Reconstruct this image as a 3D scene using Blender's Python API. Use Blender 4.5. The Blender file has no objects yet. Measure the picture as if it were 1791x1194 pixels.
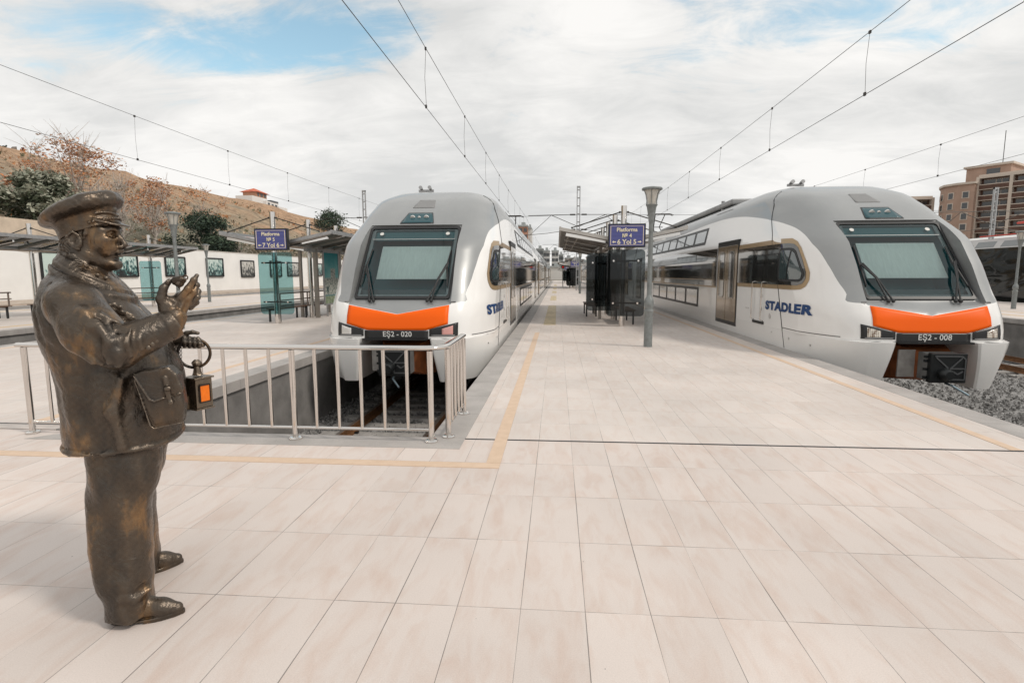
import bpy, bmesh, math, random
import numpy as np
from math import radians as R, sin, cos, pi
from mathutils import Vector, Matrix
random.seed(7); np.random.seed(7)
S = bpy.context.scene
COL = S.collection

# ------------------------------------------------------------------ camera
cd = bpy.data.cameras.new('camera'); cam = bpy.data.objects.new('camera', cd); COL.objects.link(cam)
S.camera = cam
cd.sensor_width = 36.0; cd.lens = 36.0 * 950.0 / 1791.0
cd.clip_start = 0.05; cd.clip_end = 6000
CAMH = 1.553
_y, _p, _r = 0.08237, 0.12226, -0.0028
_rt = Vector((cos(_y), sin(_y), 0)); _fw = Vector((-sin(_y)*cos(_p), cos(_y)*cos(_p), -sin(_p))); _up = _rt.cross(_fw)
_rt2 = _rt*cos(_r) + _up*sin(_r); _up2 = -_rt*sin(_r) + _up*cos(_r)
cam.matrix_world = Matrix(((_rt2.x, _up2.x, -_fw.x, 0), (_rt2.y, _up2.y, -_fw.y, 0), (_rt2.z, _up2.z, -_fw.z, CAMH), (0, 0, 0, 1)))

# ------------------------------------------------------------------ render look
S.view_settings.view_transform = 'Standard'; S.view_settings.look = 'None'
S.view_settings.gamma = 1.0; S.view_settings.exposure = 0.82
S.render.engine = 'CYCLES'

# ------------------------------------------------------------------ sky
SUN_EL, SUN_AZ = 48.0, 111.0           # azimuth measured clockwise from +Y
w = bpy.data.worlds.new("World"); S.world = w; w.use_nodes = True
nt = w.node_tree; nt.nodes.clear()
def N(nt, t, **k):
    n = nt.nodes.new(t)
    for a, v in k.items(): setattr(n, a, v)
    return n
def setin(n, **k):
    for a, v in k.items(): n.inputs[a.replace('_', ' ')].default_value = v
    return n
out = N(nt, 'ShaderNodeOutputWorld'); bg = N(nt, 'ShaderNodeBackground'); bg.inputs['Strength'].default_value = 0.1
sky = N(nt, 'ShaderNodeTexSky'); sky.sky_type = 'NISHITA'; sky.sun_disc = False
sky.sun_elevation = R(SUN_EL); sky.sun_rotation = R(SUN_AZ); sky.dust_density = 1.0; sky.ozone_density = 1.5
tc = N(nt, 'ShaderNodeTexCoord')
sep = N(nt, 'ShaderNodeSeparateXYZ'); nt.links.new(tc.outputs['Generated'], sep.inputs[0])
# project the view direction on a cloud layer so clouds flatten towards the horizon
def M(nt, op, a, b=None, c=None, clamp=False):
    n = nt.nodes.new('ShaderNodeMath'); n.operation = op; n.use_clamp = clamp
    for i, v in enumerate((a, b, c)):
        if v is None: continue
        if hasattr(v, 'is_output'): nt.links.new(v, n.inputs[i])
        else: n.inputs[i].default_value = v
    return n.outputs[0]
zz = M(nt, 'ADD', M(nt, 'MAXIMUM', sep.outputs[2], 0.0), 0.22)
px_ = M(nt, 'DIVIDE', sep.outputs[0], zz); py_ = M(nt, 'DIVIDE', sep.outputs[1], zz)
cmb = N(nt, 'ShaderNodeCombineXYZ'); nt.links.new(px_, cmb.inputs[0]); nt.links.new(py_, cmb.inputs[1])
n1 = N(nt, 'ShaderNodeTexNoise'); setin(n1, Scale=1.15, Detail=9.0, Roughness=0.58, Distortion=0.35)
n2 = N(nt, 'ShaderNodeTexNoise'); setin(n2, Scale=0.75, Detail=5.0, Roughness=0.55, Distortion=0.2)
mp2 = N(nt, 'ShaderNodeMapping'); mp2.inputs['Location'].default_value = (3.7, 1.9, 0.0)
nt.links.new(cmb.outputs[0], n1.inputs['Vector']); nt.links.new(cmb.outputs[0], mp2.inputs[0]); nt.links.new(mp2.outputs[0], n2.inputs['Vector'])
# thin place in the cloud layer, up and left of the platforms
def blob(cx, cy, rx, ry):
    dx = M(nt, 'DIVIDE', M(nt, 'SUBTRACT', px_, cx), rx); dy = M(nt, 'DIVIDE', M(nt, 'SUBTRACT', py_, cy), ry)
    d = M(nt, 'SQRT', M(nt, 'ADD', M(nt, 'MULTIPLY', dx, dx), M(nt, 'MULTIPLY', dy, dy)))
    return M(nt, 'SUBTRACT', 1.0, d, clamp=True)
gap = M(nt, 'ADD', M(nt, 'MULTIPLY', blob(-0.68, 1.49, 0.44, 0.20), 0.54), M(nt, 'MULTIPLY', blob(-1.15, 1.37, 0.45, 0.2), 0.20))
gap = M(nt, 'ADD', gap, M(nt, 'MULTIPLY', blob(0.47, 1.50, 0.6, 0.22), 0.14))
n3 = N(nt, 'ShaderNodeTexNoise'); setin(n3, Scale=3.6, Detail=10.0, Roughness=0.66, Distortion=0.6); mp3 = N(nt, 'ShaderNodeMapping'); mp3.inputs['Scale'].default_value = (0.75, 1.5, 1); nt.links.new(cmb.outputs[0], mp3.inputs[0]); nt.links.new(mp3.outputs[0], n3.inputs['Vector'])
cov = M(nt, 'ADD', M(nt, 'SUBTRACT', n1.outputs['Fac'], gap), M(nt, 'MULTIPLY', M(nt, 'SUBTRACT', n3.outputs['Fac'], 0.5), 0.9))
cr = N(nt, 'ShaderNodeMapRange'); cr.interpolation_type = 'SMOOTHSTEP'; setin(cr, From_Min=0.10, From_Max=0.44); nt.links.new(M(nt, 'ADD', cov, M(nt, 'MULTIPLY', M(nt, 'SUBTRACT', 0.33, sep.outputs[2], clamp=True), 0.9)), cr.inputs[0])
shade = N(nt, 'ShaderNodeMapRange'); setin(shade, From_Min=0.36, From_Max=0.62, To_Min=0.0, To_Max=1.0); nt.links.new(M(nt, 'ADD', n2.outputs['Fac'], M(nt, 'MULTIPLY', M(nt, 'SUBTRACT', n3.outputs['Fac'], 0.5), 0.45)), shade.inputs[0])
cc = N(nt, 'ShaderNodeMix', data_type='RGBA'); nt.links.new(shade.outputs[0], cc.inputs[0])
cc.inputs[6].default_value = (4.0, 4.02, 3.98, 1); cc.inputs[7].default_value = (5.5, 5.42, 5.28, 1)
skm = N(nt, 'ShaderNodeMix', data_type='RGBA'); skm.blend_type = 'MULTIPLY'; skm.inputs[0].default_value = 1.0
nt.links.new(sky.outputs[0], skm.inputs[6]); skm.inputs[7].default_value = (1.45, 1.45, 1.12, 1)
mx = N(nt, 'ShaderNodeMix', data_type='RGBA'); nt.links.new(cr.outputs[0], mx.inputs[0])
nt.links.new(skm.outputs[2], mx.inputs[6]); nt.links.new(cc.outputs[2], mx.inputs[7])
nt.links.new(mx.outputs[2], bg.inputs['Color']); nt.links.new(bg.outputs[0], out.inputs[0])

# ------------------------------------------------------------------ sun (hazy)
sl = bpy.data.lights.new('sun', 'SUN'); sun = bpy.data.objects.new('sun', sl); COL.objects.link(sun)
sl.energy = 1.0; sl.angle = R(9.0); sl.color = (1.0, 0.93, 0.84)
sd = Vector((sin(R(SUN_AZ))*cos(R(SUN_EL)), cos(R(SUN_AZ))*cos(R(SUN_EL)), sin(R(SUN_EL))))
sun.rotation_euler = sd.to_track_quat('Z', 'Y').to_euler(); sun.location = (30, -20, 40)

# ------------------------------------------------------------------ helpers
def tag(o, label=None, cat=None, group=None, kind=None):
    if label: o['label'] = label
    if cat: o['category'] = cat
    if group: o['group'] = group
    if kind: o['kind'] = kind
    return o
def empty(name, loc, label, cat, group=None, rz=0):
    o = bpy.data.objects.new(name, None); COL.objects.link(o); o.location = loc; o.rotation_euler = (0, 0, rz)
    o.empty_display_size = 0.2
    return tag(o, label, cat, group)
def copy_tree(o, parent=None):
    c = o.copy(); COL.objects.link(c)
    if parent: c.parent = parent
    for ch in list(o.children): copy_tree(ch, c)
    return c
class MB:
    def __init__(s): s.v = []; s.f = []; s.m = []; s.cur = 0
    def add(s, vs, fs):
        b = len(s.v); s.v += [tuple(v) for v in vs]; s.f += [tuple(b+i for i in f) for f in fs]; s.m += [s.cur]*len(fs)
        return s
    def box(s, x0, x1, y0, y1, z0, z1):
        if x0 > x1: x0, x1 = x1, x0
        if y0 > y1: y0, y1 = y1, y0
        if z0 > z1: z0, z1 = z1, z0
        return s.add([(x0,y0,z0),(x1,y0,z0),(x1,y1,z0),(x0,y1,z0),(x0,y0,z1),(x1,y0,z1),(x1,y1,z1),(x0,y1,z1)],
              [(0,3,2,1),(4,5,6,7),(0,1,5,4),(1,2,6,5),(2,3,7,6),(3,0,4,7)])
    def tube(s, pts, r, n=8, cap=True):
        pts = [Vector(p) for p in pts]; k = len(pts)
        rs = r if isinstance(r, (list, tuple)) else [r]*k
        vs = []; up = None
        for i, p in enumerate(pts):
            t = (pts[min(i+1, k-1)] - pts[max(i-1, 0)])
            if t.length < 1e-9: t = Vector((0,0,1))
            t.normalize()
            if up is None:
                up = Vector((0,0,1)) if abs(t.z) < 0.9 else Vector((1,0,0))
            a = t.cross(up); a.normalize(); up = a.cross(t); up.normalize()
            for j in range(n):
                an = 2*pi*j/n; vs.append(p + (a*cos(an) + up*sin(an))*rs[i])
        fs = [(i*n+j, i*n+(j+1) % n, (i+1)*n+(j+1) % n, (i+1)*n+j) for i in range(k-1) for j in range(n)]
        if cap: fs += [tuple(range(n-1, -1, -1)), tuple((k-1)*n+j for j in range(n))]
        return s.add(vs, fs)
    def bar(s, a, b, w, h):
        a = Vector(a); b = Vector(b); t = (b-a).normalized(); up = Vector((0,0,1)) if abs(t.z) < 0.95 else Vector((0,1,0))
        x = t.cross(up).normalized(); y = x.cross(t).normalized()
        vs = [p + x*sx*w/2 + y*sy*h/2 for p in (a, b) for sx, sy in ((-1,-1),(1,-1),(1,1),(-1,1))]
        return s.add(vs, [(3,2,1,0),(4,5,6,7),(0,1,5,4),(1,2,6,5),(2,3,7,6),(3,0,4,7)])
    def lathe(s, prof, c=(0,0,0), n=20):
        vs = [(c[0]+r*cos(2*pi*j/n), c[1]+r*sin(2*pi*j/n), c[2]+z) for r, z in prof for j in range(n)]
        k = len(prof)
        fs = [(i*n+j, i*n+(j+1) % n, (i+1)*n+(j+1) % n, (i+1)*n+j) for i in range(k-1) for j in range(n)]
        fs += [tuple(range(n-1, -1, -1)), tuple((k-1)*n+j for j in range(n))]
        return s.add(vs, fs)
    def prism(s, poly, y0, y1):           # poly in (x,z), extruded along y
        n = len(poly); vs = [(x, y0, z) for x, z in poly] + [(x, y1, z) for x, z in poly]
        return s.add(vs, [tuple(range(n)), tuple(range(2*n-1, n-1, -1))] + [(i, i+n, (i+1) % n+n, (i+1) % n) for i in range(n)])
    def prismx(s, poly, x0, x1):          # poly in (y,z), extruded along x
        n = len(poly); vs = [(x0, y, z) for y, z in poly] + [(x1, y, z) for y, z in poly]
        return s.add(vs, [tuple(range(n-1, -1, -1)), tuple(range(n, 2*n))] + [(i, (i+1) % n, (i+1) % n+n, i+n) for i in range(n)])
    def sphere(s, c, r, n=10, m=7, sc=(1,1,1)):
        vs = []; 
        for i in range(m+1):
            a = pi*i/m
            for j in range(n):
                b = 2*pi*j/n; vs.append((c[0]+r*sc[0]*sin(a)*cos(b), c[1]+r*sc[1]*sin(a)*sin(b), c[2]+r*sc[2]*cos(a)))
        return s.add(vs, [(i*n+j, (i+1)*n+j, (i+1)*n+(j+1) % n, i*n+(j+1) % n) for i in range(m) for j in range(n)])
    def build(s, name, mat, parent=None, smooth=None, bevel=0, label=None):
        me = bpy.data.meshes.new(name); me.from_pydata(s.v, [], s.f)
        mats = mat if isinstance(mat, (list, tuple)) else [mat]
        for m in mats: me.materials.append(m)
        if len(mats) > 1: me.polygons.foreach_set('material_index', s.m)
        me.validate()
        if smooth is not None:
            me.polygons.foreach_set('use_smooth', [True]*len(me.polygons)); me.update(); me.set_sharp_from_angle(angle=R(smooth))
        me.update()
        o = bpy.data.objects.new(name, me); COL.objects.link(o)
        if parent: o.parent = parent
        if label: o['label'] = label
        if bevel:
            b = o.modifiers.new('bevel', 'BEVEL'); b.width = bevel; b.segments = 2; b.limit_method = 'ANGLE'; b.angle_limit = R(40)
        return o
def fixn(o):
    bm = bmesh.new(); bm.from_mesh(o.data); bmesh.ops.remove_doubles(bm, verts=bm.verts, dist=0.0008)
    bmesh.ops.recalc_face_normals(bm, faces=bm.faces); bm.to_mesh(o.data); bm.free(); return o
def text_mb(txt, size, bold=0.0, extrude=0.0, align='CENTER', spacing=1.0):
    cu = bpy.data.curves.new('txt', 'FONT'); cu.body = txt; cu.size = size; cu.offset = bold; cu.extrude = extrude
    cu.align_x = align; cu.space_character = spacing; cu.resolution_u = 4
    o = bpy.data.objects.new('txt', cu); COL.objects.link(o)
    dg = bpy.context.evaluated_depsgraph_get(); me = bpy.data.meshes.new_from_object(o.evaluated_get(dg))
    vs = [v.co.copy() for v in me.vertices]; fs = [tuple(p.vertices) for p in me.polygons]
    bpy.data.objects.remove(o); bpy.data.meshes.remove(me); bpy.data.curves.remove(cu)
    return vs, fs

# ------------------------------------------------------------------ materials
def mat(name, col, rough=0.5, metal=0.0, spec=0.5, noise=0.0, nscale=5.0, bump=0.0, bscale=40.0, alpha=1.0, coat=0.0, trans=0.0, emit=0.0, stretch=None, col2=None):
    m = bpy.data.materials.new(name); m.use_nodes = True; nt = m.node_tree; b = nt.nodes['Principled BSDF']
    b.inputs['Base Color'].default_value = (*col, 1); b.inputs['Roughness'].default_value = rough; b.inputs['Metallic'].default_value = metal
    b.inputs['Specular IOR Level'].default_value = spec; b.inputs['Coat Weight'].default_value = coat
    b.inputs['Transmission Weight'].default_value = trans; b.inputs['Alpha'].default_value = alpha
    b.inputs['Coat Roughness'].default_value = 0.04
    if noise or bump:
        tc = nt.nodes.new('ShaderNodeTexCoord'); mp = nt.nodes.new('ShaderNodeMapping'); nt.links.new(tc.outputs['Object'], mp.inputs[0])
        if stretch: mp.inputs['Scale'].default_value = stretch
    if noise:
        n = nt.nodes.new('ShaderNodeTexNoise'); n.inputs['Scale'].default_value = nscale; n.inputs['Detail'].default_value = 6; nt.links.new(mp.outputs[0], n.inputs['Vector'])
        rp = nt.nodes.new('ShaderNodeMapRange'); rp.inputs[1].default_value = 0.3; rp.inputs[2].default_value = 0.7; nt.links.new(n.outputs['Fac'], rp.inputs[0])
        mxx = nt.nodes.new('ShaderNodeMix'); mxx.data_type = 'RGBA'; nt.links.new(rp.outputs[0], mxx.inputs[0])
        c2 = col2 or tuple(c*(1-noise) for c in col)
        mxx.inputs[6].default_value = (*[min(1, c*(1+noise*0.4)) for c in col], 1) if not col2 else (*col, 1); mxx.inputs[7].default_value = (*c2, 1)
        nt.links.new(mxx.outputs[2], b.inputs['Base Color'])
        r2 = nt.nodes.new('ShaderNodeMapRange'); r2.inputs[3].default_value = rough*0.8; r2.inputs[4].default_value = min(1, rough*1.25); nt.links.new(n.outputs['Fac'], r2.inputs[0]); nt.links.new(r2.outputs[0], b.inputs['Roughness'])
    if bump:
        n3 = nt.nodes.new('ShaderNodeTexNoise'); n3.inputs['Scale'].default_value = bscale; n3.inputs['Detail'].default_value = 5; nt.links.new(mp.outputs[0], n3.inputs['Vector'])
        bp = nt.nodes.new('ShaderNodeBump'); bp.inputs['Strength'].default_value = bump; bp.inputs['Distance'].default_value = 0.02; nt.links.new(n3.outputs['Fac'], bp.inputs['Height']); nt.links.new(bp.outputs[0], b.inputs['Normal'])
    if emit:
        b.inputs['Emission Color'].default_value = (*col, 1); b.inputs['Emission Strength'].default_value = emit
    return m
def tinted(name, col, fac, rough=0.03):   # thin tinted glass sheet: tint what is behind, reflect with fresnel
    m = bpy.data.materials.new(name); m.use_nodes = True; nt = m.node_tree; nt.nodes.clear()
    o = nt.nodes.new('ShaderNodeOutputMaterial'); t = nt.nodes.new('ShaderNodeBsdfTransparent'); g = nt.nodes.new('ShaderNodeBsdfGlossy'); mx = nt.nodes.new('ShaderNodeMixShader')
    t.inputs[0].default_value = (*col, 1); g.inputs['Roughness'].default_value = rough; g.inputs[0].default_value = (1, 1, 1, 1)
    lw = nt.nodes.new('ShaderNodeFresnel'); lw.inputs[0].default_value = fac
    nt.links.new(lw.outputs[0], mx.inputs[0]); nt.links.new(t.outputs[0], mx.inputs[1]); nt.links.new(g.outputs[0], mx.inputs[2]); nt.links.new(mx.outputs[0], o.inputs[0])
    return m
MT = {}
MT['steel'] = mat('stainless_steel', (0.70, 0.67, 0.64), 0.09, 1.0)
MT['galv'] = mat('galvanised_steel', (0.42, 0.42, 0.42), 0.45, 0.7, noise=0.2, nscale=9)
MT['black'] = mat('black_paint', (0.012, 0.013, 0.014), 0.35)
MT['rubber'] = mat('black_rubber', (0.02, 0.021, 0.022), 0.6)
MT['lampgrey'] = mat('grey_green_paint', (0.22, 0.237, 0.235), 0.45, 0.2, noise=0.25, nscale=12)
MT['concrete'] = mat('concrete', (0.22, 0.21, 0.20), 0.85, noise=0.35, nscale=2.2, bump=0.3, bscale=18)
MT['wire'] = mat('wire_metal', (0.06, 0.055, 0.05), 0.5, 0.6)
MT['wood'] = mat('brown_wood', (0.14, 0.075, 0.045), 0.6, noise=0.4, nscale=14, stretch=(1, 8, 8))
# ------------------------------------------------------------------ paving material
def tile_mat(name, x0, y0, tw, th, base, pink, joint_w=0.0030):
    m = bpy.data.materials.new(name); m.use_nodes = True; nt = m.node_tree; b = nt.nodes['Principled BSDF']
    tc = N(nt, 'ShaderNodeTexCoord'); sp = N(nt, 'ShaderNodeSeparateXYZ'); nt.links.new(tc.outputs['Object'], sp.inputs[0])
    u = M(nt, 'DIVIDE', M(nt, 'SUBTRACT', sp.outputs[0], x0), tw); v = M(nt, 'DIVIDE', M(nt, 'SUBTRACT', sp.outputs[1], y0), th)
    iu = M(nt, 'FLOOR', u); iv = M(nt, 'FLOOR', v)
    du = M(nt, 'MULTIPLY', M(nt, 'ABSOLUTE', M(nt, 'SUBTRACT', u, M(nt, 'ROUND', u))), tw)
    dv = M(nt, 'MULTIPLY', M(nt, 'ABSOLUTE', M(nt, 'SUBTRACT', v, M(nt, 'ROUND', v))), th)
    # joint width differs from joint to joint
    def jw(coord, other, k, w):
        cx = N(nt, 'ShaderNodeCombineXYZ'); nt.links.new(M(nt, 'ROUND', coord), cx.inputs[0]); nt.links.new(M(nt, 'MULTIPLY', other, 0.37), cx.inputs[1]); cx.inputs[2].default_value = k
        nz = N(nt, 'ShaderNodeTexNoise'); setin(nz, Scale=1.7, Detail=3.0, Roughness=0.6); nt.links.new(cx.outputs[0], nz.inputs['Vector'])
        r = N(nt, 'ShaderNodeMapRange'); setin(r, From_Min=0.36, From_Max=0.62, To_Min=w*0.12, To_Max=w); nt.links.new(nz.outputs['Fac'], r.inputs[0]); return r.outputs[0]
    ju = M(nt, 'LESS_THAN', du, jw(u, v, 3.3, joint_w*0.85)); jv = M(nt, 'LESS_THAN', dv, jw(v, u, 8.1, joint_w*0.72))
    joint = M(nt, 'MAXIMUM', ju, jv)
    wn = N(nt, 'ShaderNodeTexWhiteNoise'); wn.noise_dimensions = '2D'; c2 = N(nt, 'ShaderNodeCombineXYZ'); nt.links.new(iu, c2.inputs[0]); nt.links.new(iv, c2.inputs[1]); nt.links.new(c2.outputs[0], wn.inputs['Vector'])
    # veins: noise stretched along Y, shifted per tile
    off = N(nt, 'ShaderNodeVectorMath', operation='MULTIPLY_ADD'); nt.links.new(wn.outputs['Color'], off.inputs[0]); off.inputs[1].default_value = (30, 30, 30)
    mp = N(nt, 'ShaderNodeMapping'); mp.inputs['Scale'].default_value = (9.0, 2.6, 1); mp.inputs['Rotation'].default_value = (0, 0, 0.16); nt.links.new(tc.outputs['Object'], mp.inputs[0]); nt.links.new(mp.outputs[0], off.inputs[2])
    nv = N(nt, 'ShaderNodeTexNoise'); setin(nv, Scale=1.0, Detail=5.0, Roughness=0.6, Distortion=0.5); nt.links.new(off.outputs[0], nv.inputs['Vector'])
    rv = N(nt, 'ShaderNodeMapRange'); setin(rv, From_Min=0.45, From_Max=0.80); nt.links.new(nv.outputs['Fac'], rv.inputs[0])
    nf = N(nt, 'ShaderNodeTexNoise'); setin(nf, Scale=170.0, Detail=3.0, Roughness=0.7); nt.links.new(tc.outputs['Object'], nf.inputs['Vector'])
    nl = N(nt, 'ShaderNodeTexNoise'); setin(nl, Scale=0.55, Detail=4.0); nt.links.new(tc.outputs['Object'], nl.inputs['Vector'])
    c = N(nt, 'ShaderNodeMix', data_type='RGBA'); nt.links.new(rv.outputs[0], c.inputs[0]); c.inputs[6].default_value = (*base, 1); c.inputs[7].default_value = (*pink, 1)
    g = N(nt, 'ShaderNodeMapRange'); setin(g, From_Min=0.3, From_Max=0.75, To_Min=0.90, To_Max=1.08); nt.links.new(nf.outputs['Fac'], g.inputs[0])
    g2 = N(nt, 'ShaderNodeMapRange'); setin(g2, From_Min=0.3, From_Max=0.7, To_Min=0.87, To_Max=1.05); nt.links.new(nl.outputs['Fac'], g2.inputs[0])
    pt = N(nt, 'ShaderNodeMapRange'); setin(pt, To_Min=0.955, To_Max=1.03); nt.links.new(wn.outputs['Value'], pt.inputs[0])
    # small dark specks and stains
    vo = N(nt, 'ShaderNodeTexVoronoi'); setin(vo, Scale=5.5, Randomness=1.0); nt.links.new(tc.outputs['Object'], vo.inputs['Vector'])
    spk = M(nt, 'LESS_THAN', vo.outputs['Distance'], 0.022)
    spk = M(nt, 'MULTIPLY', spk, M(nt, 'GREATER_THAN', nl.outputs['Fac'], 0.47))
    k = M(nt, 'MULTIPLY', M(nt, 'MULTIPLY', g.outputs[0], g2.outputs[0]), pt.outputs[0])
    k = M(nt, 'MULTIPLY', k, M(nt, 'SUBTRACT', 1.0, M(nt, 'MULTIPLY', joint, 0.64)))
    k = M(nt, 'MULTIPLY', k, M(nt, 'SUBTRACT', 1.0, M(nt, 'MULTIPLY', spk, 0.6)))
    vm = N(nt, 'ShaderNodeVectorMath', operation='SCALE'); nt.links.new(c.outputs[2], vm.inputs[0]); nt.links.new(k, vm.inputs['Scale'])
    nt.links.new(vm.outputs[0], b.inputs['Base Color']); 
    rr = N(nt, 'ShaderNodeMapRange'); setin(rr, To_Min=0.42, To_Max=0.68); nt.links.new(nv.outputs['Fac'], rr.inputs[0]); nt.links.new(rr.outputs[0], b.inputs['Roughness'])
    b.inputs['Specular IOR Level'].default_value = 0.35
    bp = N(nt, 'ShaderNodeBump'); setin(bp, Strength=0.25, Distance=0.004); h = M(nt, 'SUBTRACT', M(nt, 'MULTIPLY', nf.outputs['Fac'], 0.25), joint); nt.links.new(h, bp.inputs['Height']); nt.links.new(bp.outputs[0], b.inputs['Normal'])
    return m
TILE = tile_mat('paving_tiles', -0.458, 4.337, 0.30, 0.656, (0.665, 0.59, 0.545), (0.60, 0.475, 0.41))
TILE2 = tile_mat('paving_tiles_platform', -0.458, 4.97, 0.30, 0.60, (0.665, 0.60, 0.555), (0.62, 0.52, 0.46), 0.0024)
def granite(name, x0, y0, L, col=(0.40, 0.375, 0.355)):
    m = bpy.data.materials.new(name); m.use_nodes = True; nt = m.node_tree; b = nt.nodes['Principled BSDF']
    tc = N(nt, 'ShaderNodeTexCoord'); n = N(nt, 'ShaderNodeTexNoise'); setin(n, Scale=230.0, Detail=2.0, Roughness=0.8); nt.links.new(tc.outputs['Object'], n.inputs['Vector'])
    n2 = N(nt, 'ShaderNodeTexNoise'); setin(n2, Scale=2.4, Detail=5.0); nt.links.new(tc.outputs['Object'], n2.inputs['Vector'])
    r = N(nt, 'ShaderNodeMapRange'); setin(r, From_Min=0.3, From_Max=0.7, To_Min=0.72, To_Max=1.2); nt.links.new(n.outputs['Fac'], r.inputs[0])
    r2 = N(nt, 'ShaderNodeMapRange'); setin(r2, From_Min=0.3, From_Max=0.7, To_Min=0.82, To_Max=1.12); nt.links.new(n2.outputs['Fac'], r2.inputs[0])
    sp = N(nt, 'ShaderNodeSeparateXYZ'); nt.links.new(tc.outputs['Object'], sp.inputs[0])
    j = 0
    v = M(nt, 'DIVIDE', M(nt, 'SUBTRACT', sp.outputs[1], y0), L); dv = M(nt, 'MULTIPLY', M(nt, 'ABSOLUTE', M(nt, 'SUBTRACT', v, M(nt, 'ROUND', v))), L)
    j = M(nt, 'LESS_THAN', dv, 0.003)
    k = M(nt, 'MULTIPLY', M(nt, 'MULTIPLY', r.outputs[0], r2.outputs[0]), M(nt, 'SUBTRACT', 1.0, M(nt, 'MULTIPLY', j, 0.6)))
    vm = N(nt, 'ShaderNodeVectorMath', operation='SCALE'); vm.inputs[0].default_value = col; nt.links.new(k, vm.inputs['Scale'])
    nt.links.new(vm.outputs[0], b.inputs['Base Color']); b.inputs['Roughness'].default_value = 0.6
    return m
MT['granite'] = granite('granite', 0, 5.0, 0.9)
MT['stripe'] = mat('ochre_stripe', (0.665, 0.50, 0.37), 0.6, noise=0.22, nscale=9, bump=0.1, bscale=160, col2=(0.60, 0.445, 0.32))
MT['tact'] = mat('yellow_tactile', (0.58, 0.475, 0.30), 0.6, noise=0.3, nscale=6)
MT['gap'] = mat('expansion_joint', (0.03, 0.032, 0.034), 0.7)
MT['yellow'] = mat('yellow_line', (0.62, 0.42, 0.17), 0.6)
def st(o, name=None): return tag(o, kind='structure')

# platform 4 lies between X -1.20 and 4.75; the concourse is in front of everything
Y0 = 5.0
def slab(name, x0, x1, y0, y1, m, z=0.0, t=1.3): return st(MB().box(x0, x1, y0, y1, z-t, z).build(name, m))
slab('concourse', -60, 60, -12, 4.969, TILE)
slab('platform', -0.86, 4.41, 4.985, 140, TILE2)                      # platform 4
slab('platform', -12.2, -5.10, 5.001, 140, TILE2)                      # platform 5
slab('platform', -25.0, -16.15, 5.001, 140, TILE2)
slab('platform', 16.0, 24.6, 5.6, 140, TILE2)
slab('platform', -60, -28.2, 5.001, 140, TILE2)
# granite edges
def kerb(name, x0, x1, y0, y1, z=0.003, t=0.16): return st(MB().box(x0, x1, y0, y1, z-t, z).build(name, MT['granite'], bevel=0.006))
kerb('platform_edge', -1.20, -0.862, 5.002, 140); kerb('platform_edge', 4.412, 4.75, 4.99, 140)
kerb('platform_edge', -5.098, -4.75, 5.002, 140); kerb('platform_edge', -12.52, -12.202, 5.002, 140)
kerb('platform_edge', -16.148, -15.8, 5.002, 140); kerb('platform_edge', -25.35, -25.002, 5.002, 140); kerb('platform_edge', 15.65, 15.998, 5.6, 140); kerb('platform_edge', -28.198, -27.9, 5.002, 140)
k = MB().add([(-5.098, 4.67, 0.003), (-0.862, 4.67, 0.003), (-1.2, 5.0, 0.003), (-4.75, 5.0, 0.003), (-5.098, 4.67, -0.16), (-0.862, 4.67, -0.16), (-1.2, 5.0, -0.16), (-4.75, 5.0, -0.16)], [(0,1,2,3),(0,4,5,1),(2,6,7,3),(1,5,6,2),(3,7,4,0)])
st(k.build('pit_edge', MT['granite']))
st(MB().add([(-0.862,4.67,0.003),(-0.862,5.0,0.003),(-1.2,5.0,0.003)], [(0,1,2)]).build('pit_edge', MT['granite']))
# expansion joint across platform 4 and the left platform
st(MB().box(-0.86, 16.0, 4.962, 4.986, -0.02, 0.0035).build('expansion_joint', MT['gap'])); st(MB().box(-30, -5.1, 5.16, 5.178, -0.02, 0.0035).build('expansion_joint', MT['gap']))
# pit walls (concrete), behind the kerbs
pw = MB()
for x0, x1 in ((-1.26, -1.0), (-5.0, -4.80), (4.45, 4.70), (-12.46, -12.3), (-16.0, -15.86), (-25.29, -25.1), (-28.1,-27.96), (15.71, 15.9)): pw.box(x0, x1, 5.0, 140, -2.0, -0.155)
pw.box(-5, -1.1, 4.7, 5.03, -2.0, -0.155); pw.box(4.5, 15.9, 4.7, 5.0, -2, -0.155); pw.box(-16,-12.3,4.7,5.0,-2,-.155); pw.box(-28,-25,4.7,5.0,-2,-.155)
st(pw.build('platform_wall', MT['concrete']))
# ochre stripes
sp_ = MB()
sp_.box(-14, -0.457, 4.205, 4.325, -0.01, 0.0040).box(-0.575, -0.457, 4.33, 14.6, -0.01, 0.0040).box(4.01, 4.11, 4.99, 120, -0.01, 0.0040)
sp_.box(-5.62, -5.50, 5.2, 120, -0.01, 0.0040).box(-12.0, -11.9, 5.2, 120, -0.01, 0.0040)
st(sp_.build('paving_stripe', MT['stripe']))
ye = MB().box(-16.95, -16.8, 5.2, 120, -0.01, 0.0040).box(-24.5, -24.35, 5.2, 120, -0.01, .004).box(16.9, 17.05, 6, 120, -0.01, .004).box(18.3,18.4,6,120,-.01,.004)
st(ye.build('yellow_line', MT['yellow']))
ta = MB()
for y0, y1 in ((16.85, 27.5), (33.0, 40.0), (46, 52), (58, 66), (74, 84)):
    ta.box(-0.41, -0.03, y0, y1, -0.01, 0.003)
    for i in range(6):
        x = -0.39 + i*0.064; ta.box(x, x+0.03, y0+.02, y1-.02, 0.003, 0.008)
st(ta.build('tactile_paving', MT['tact']))

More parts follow.
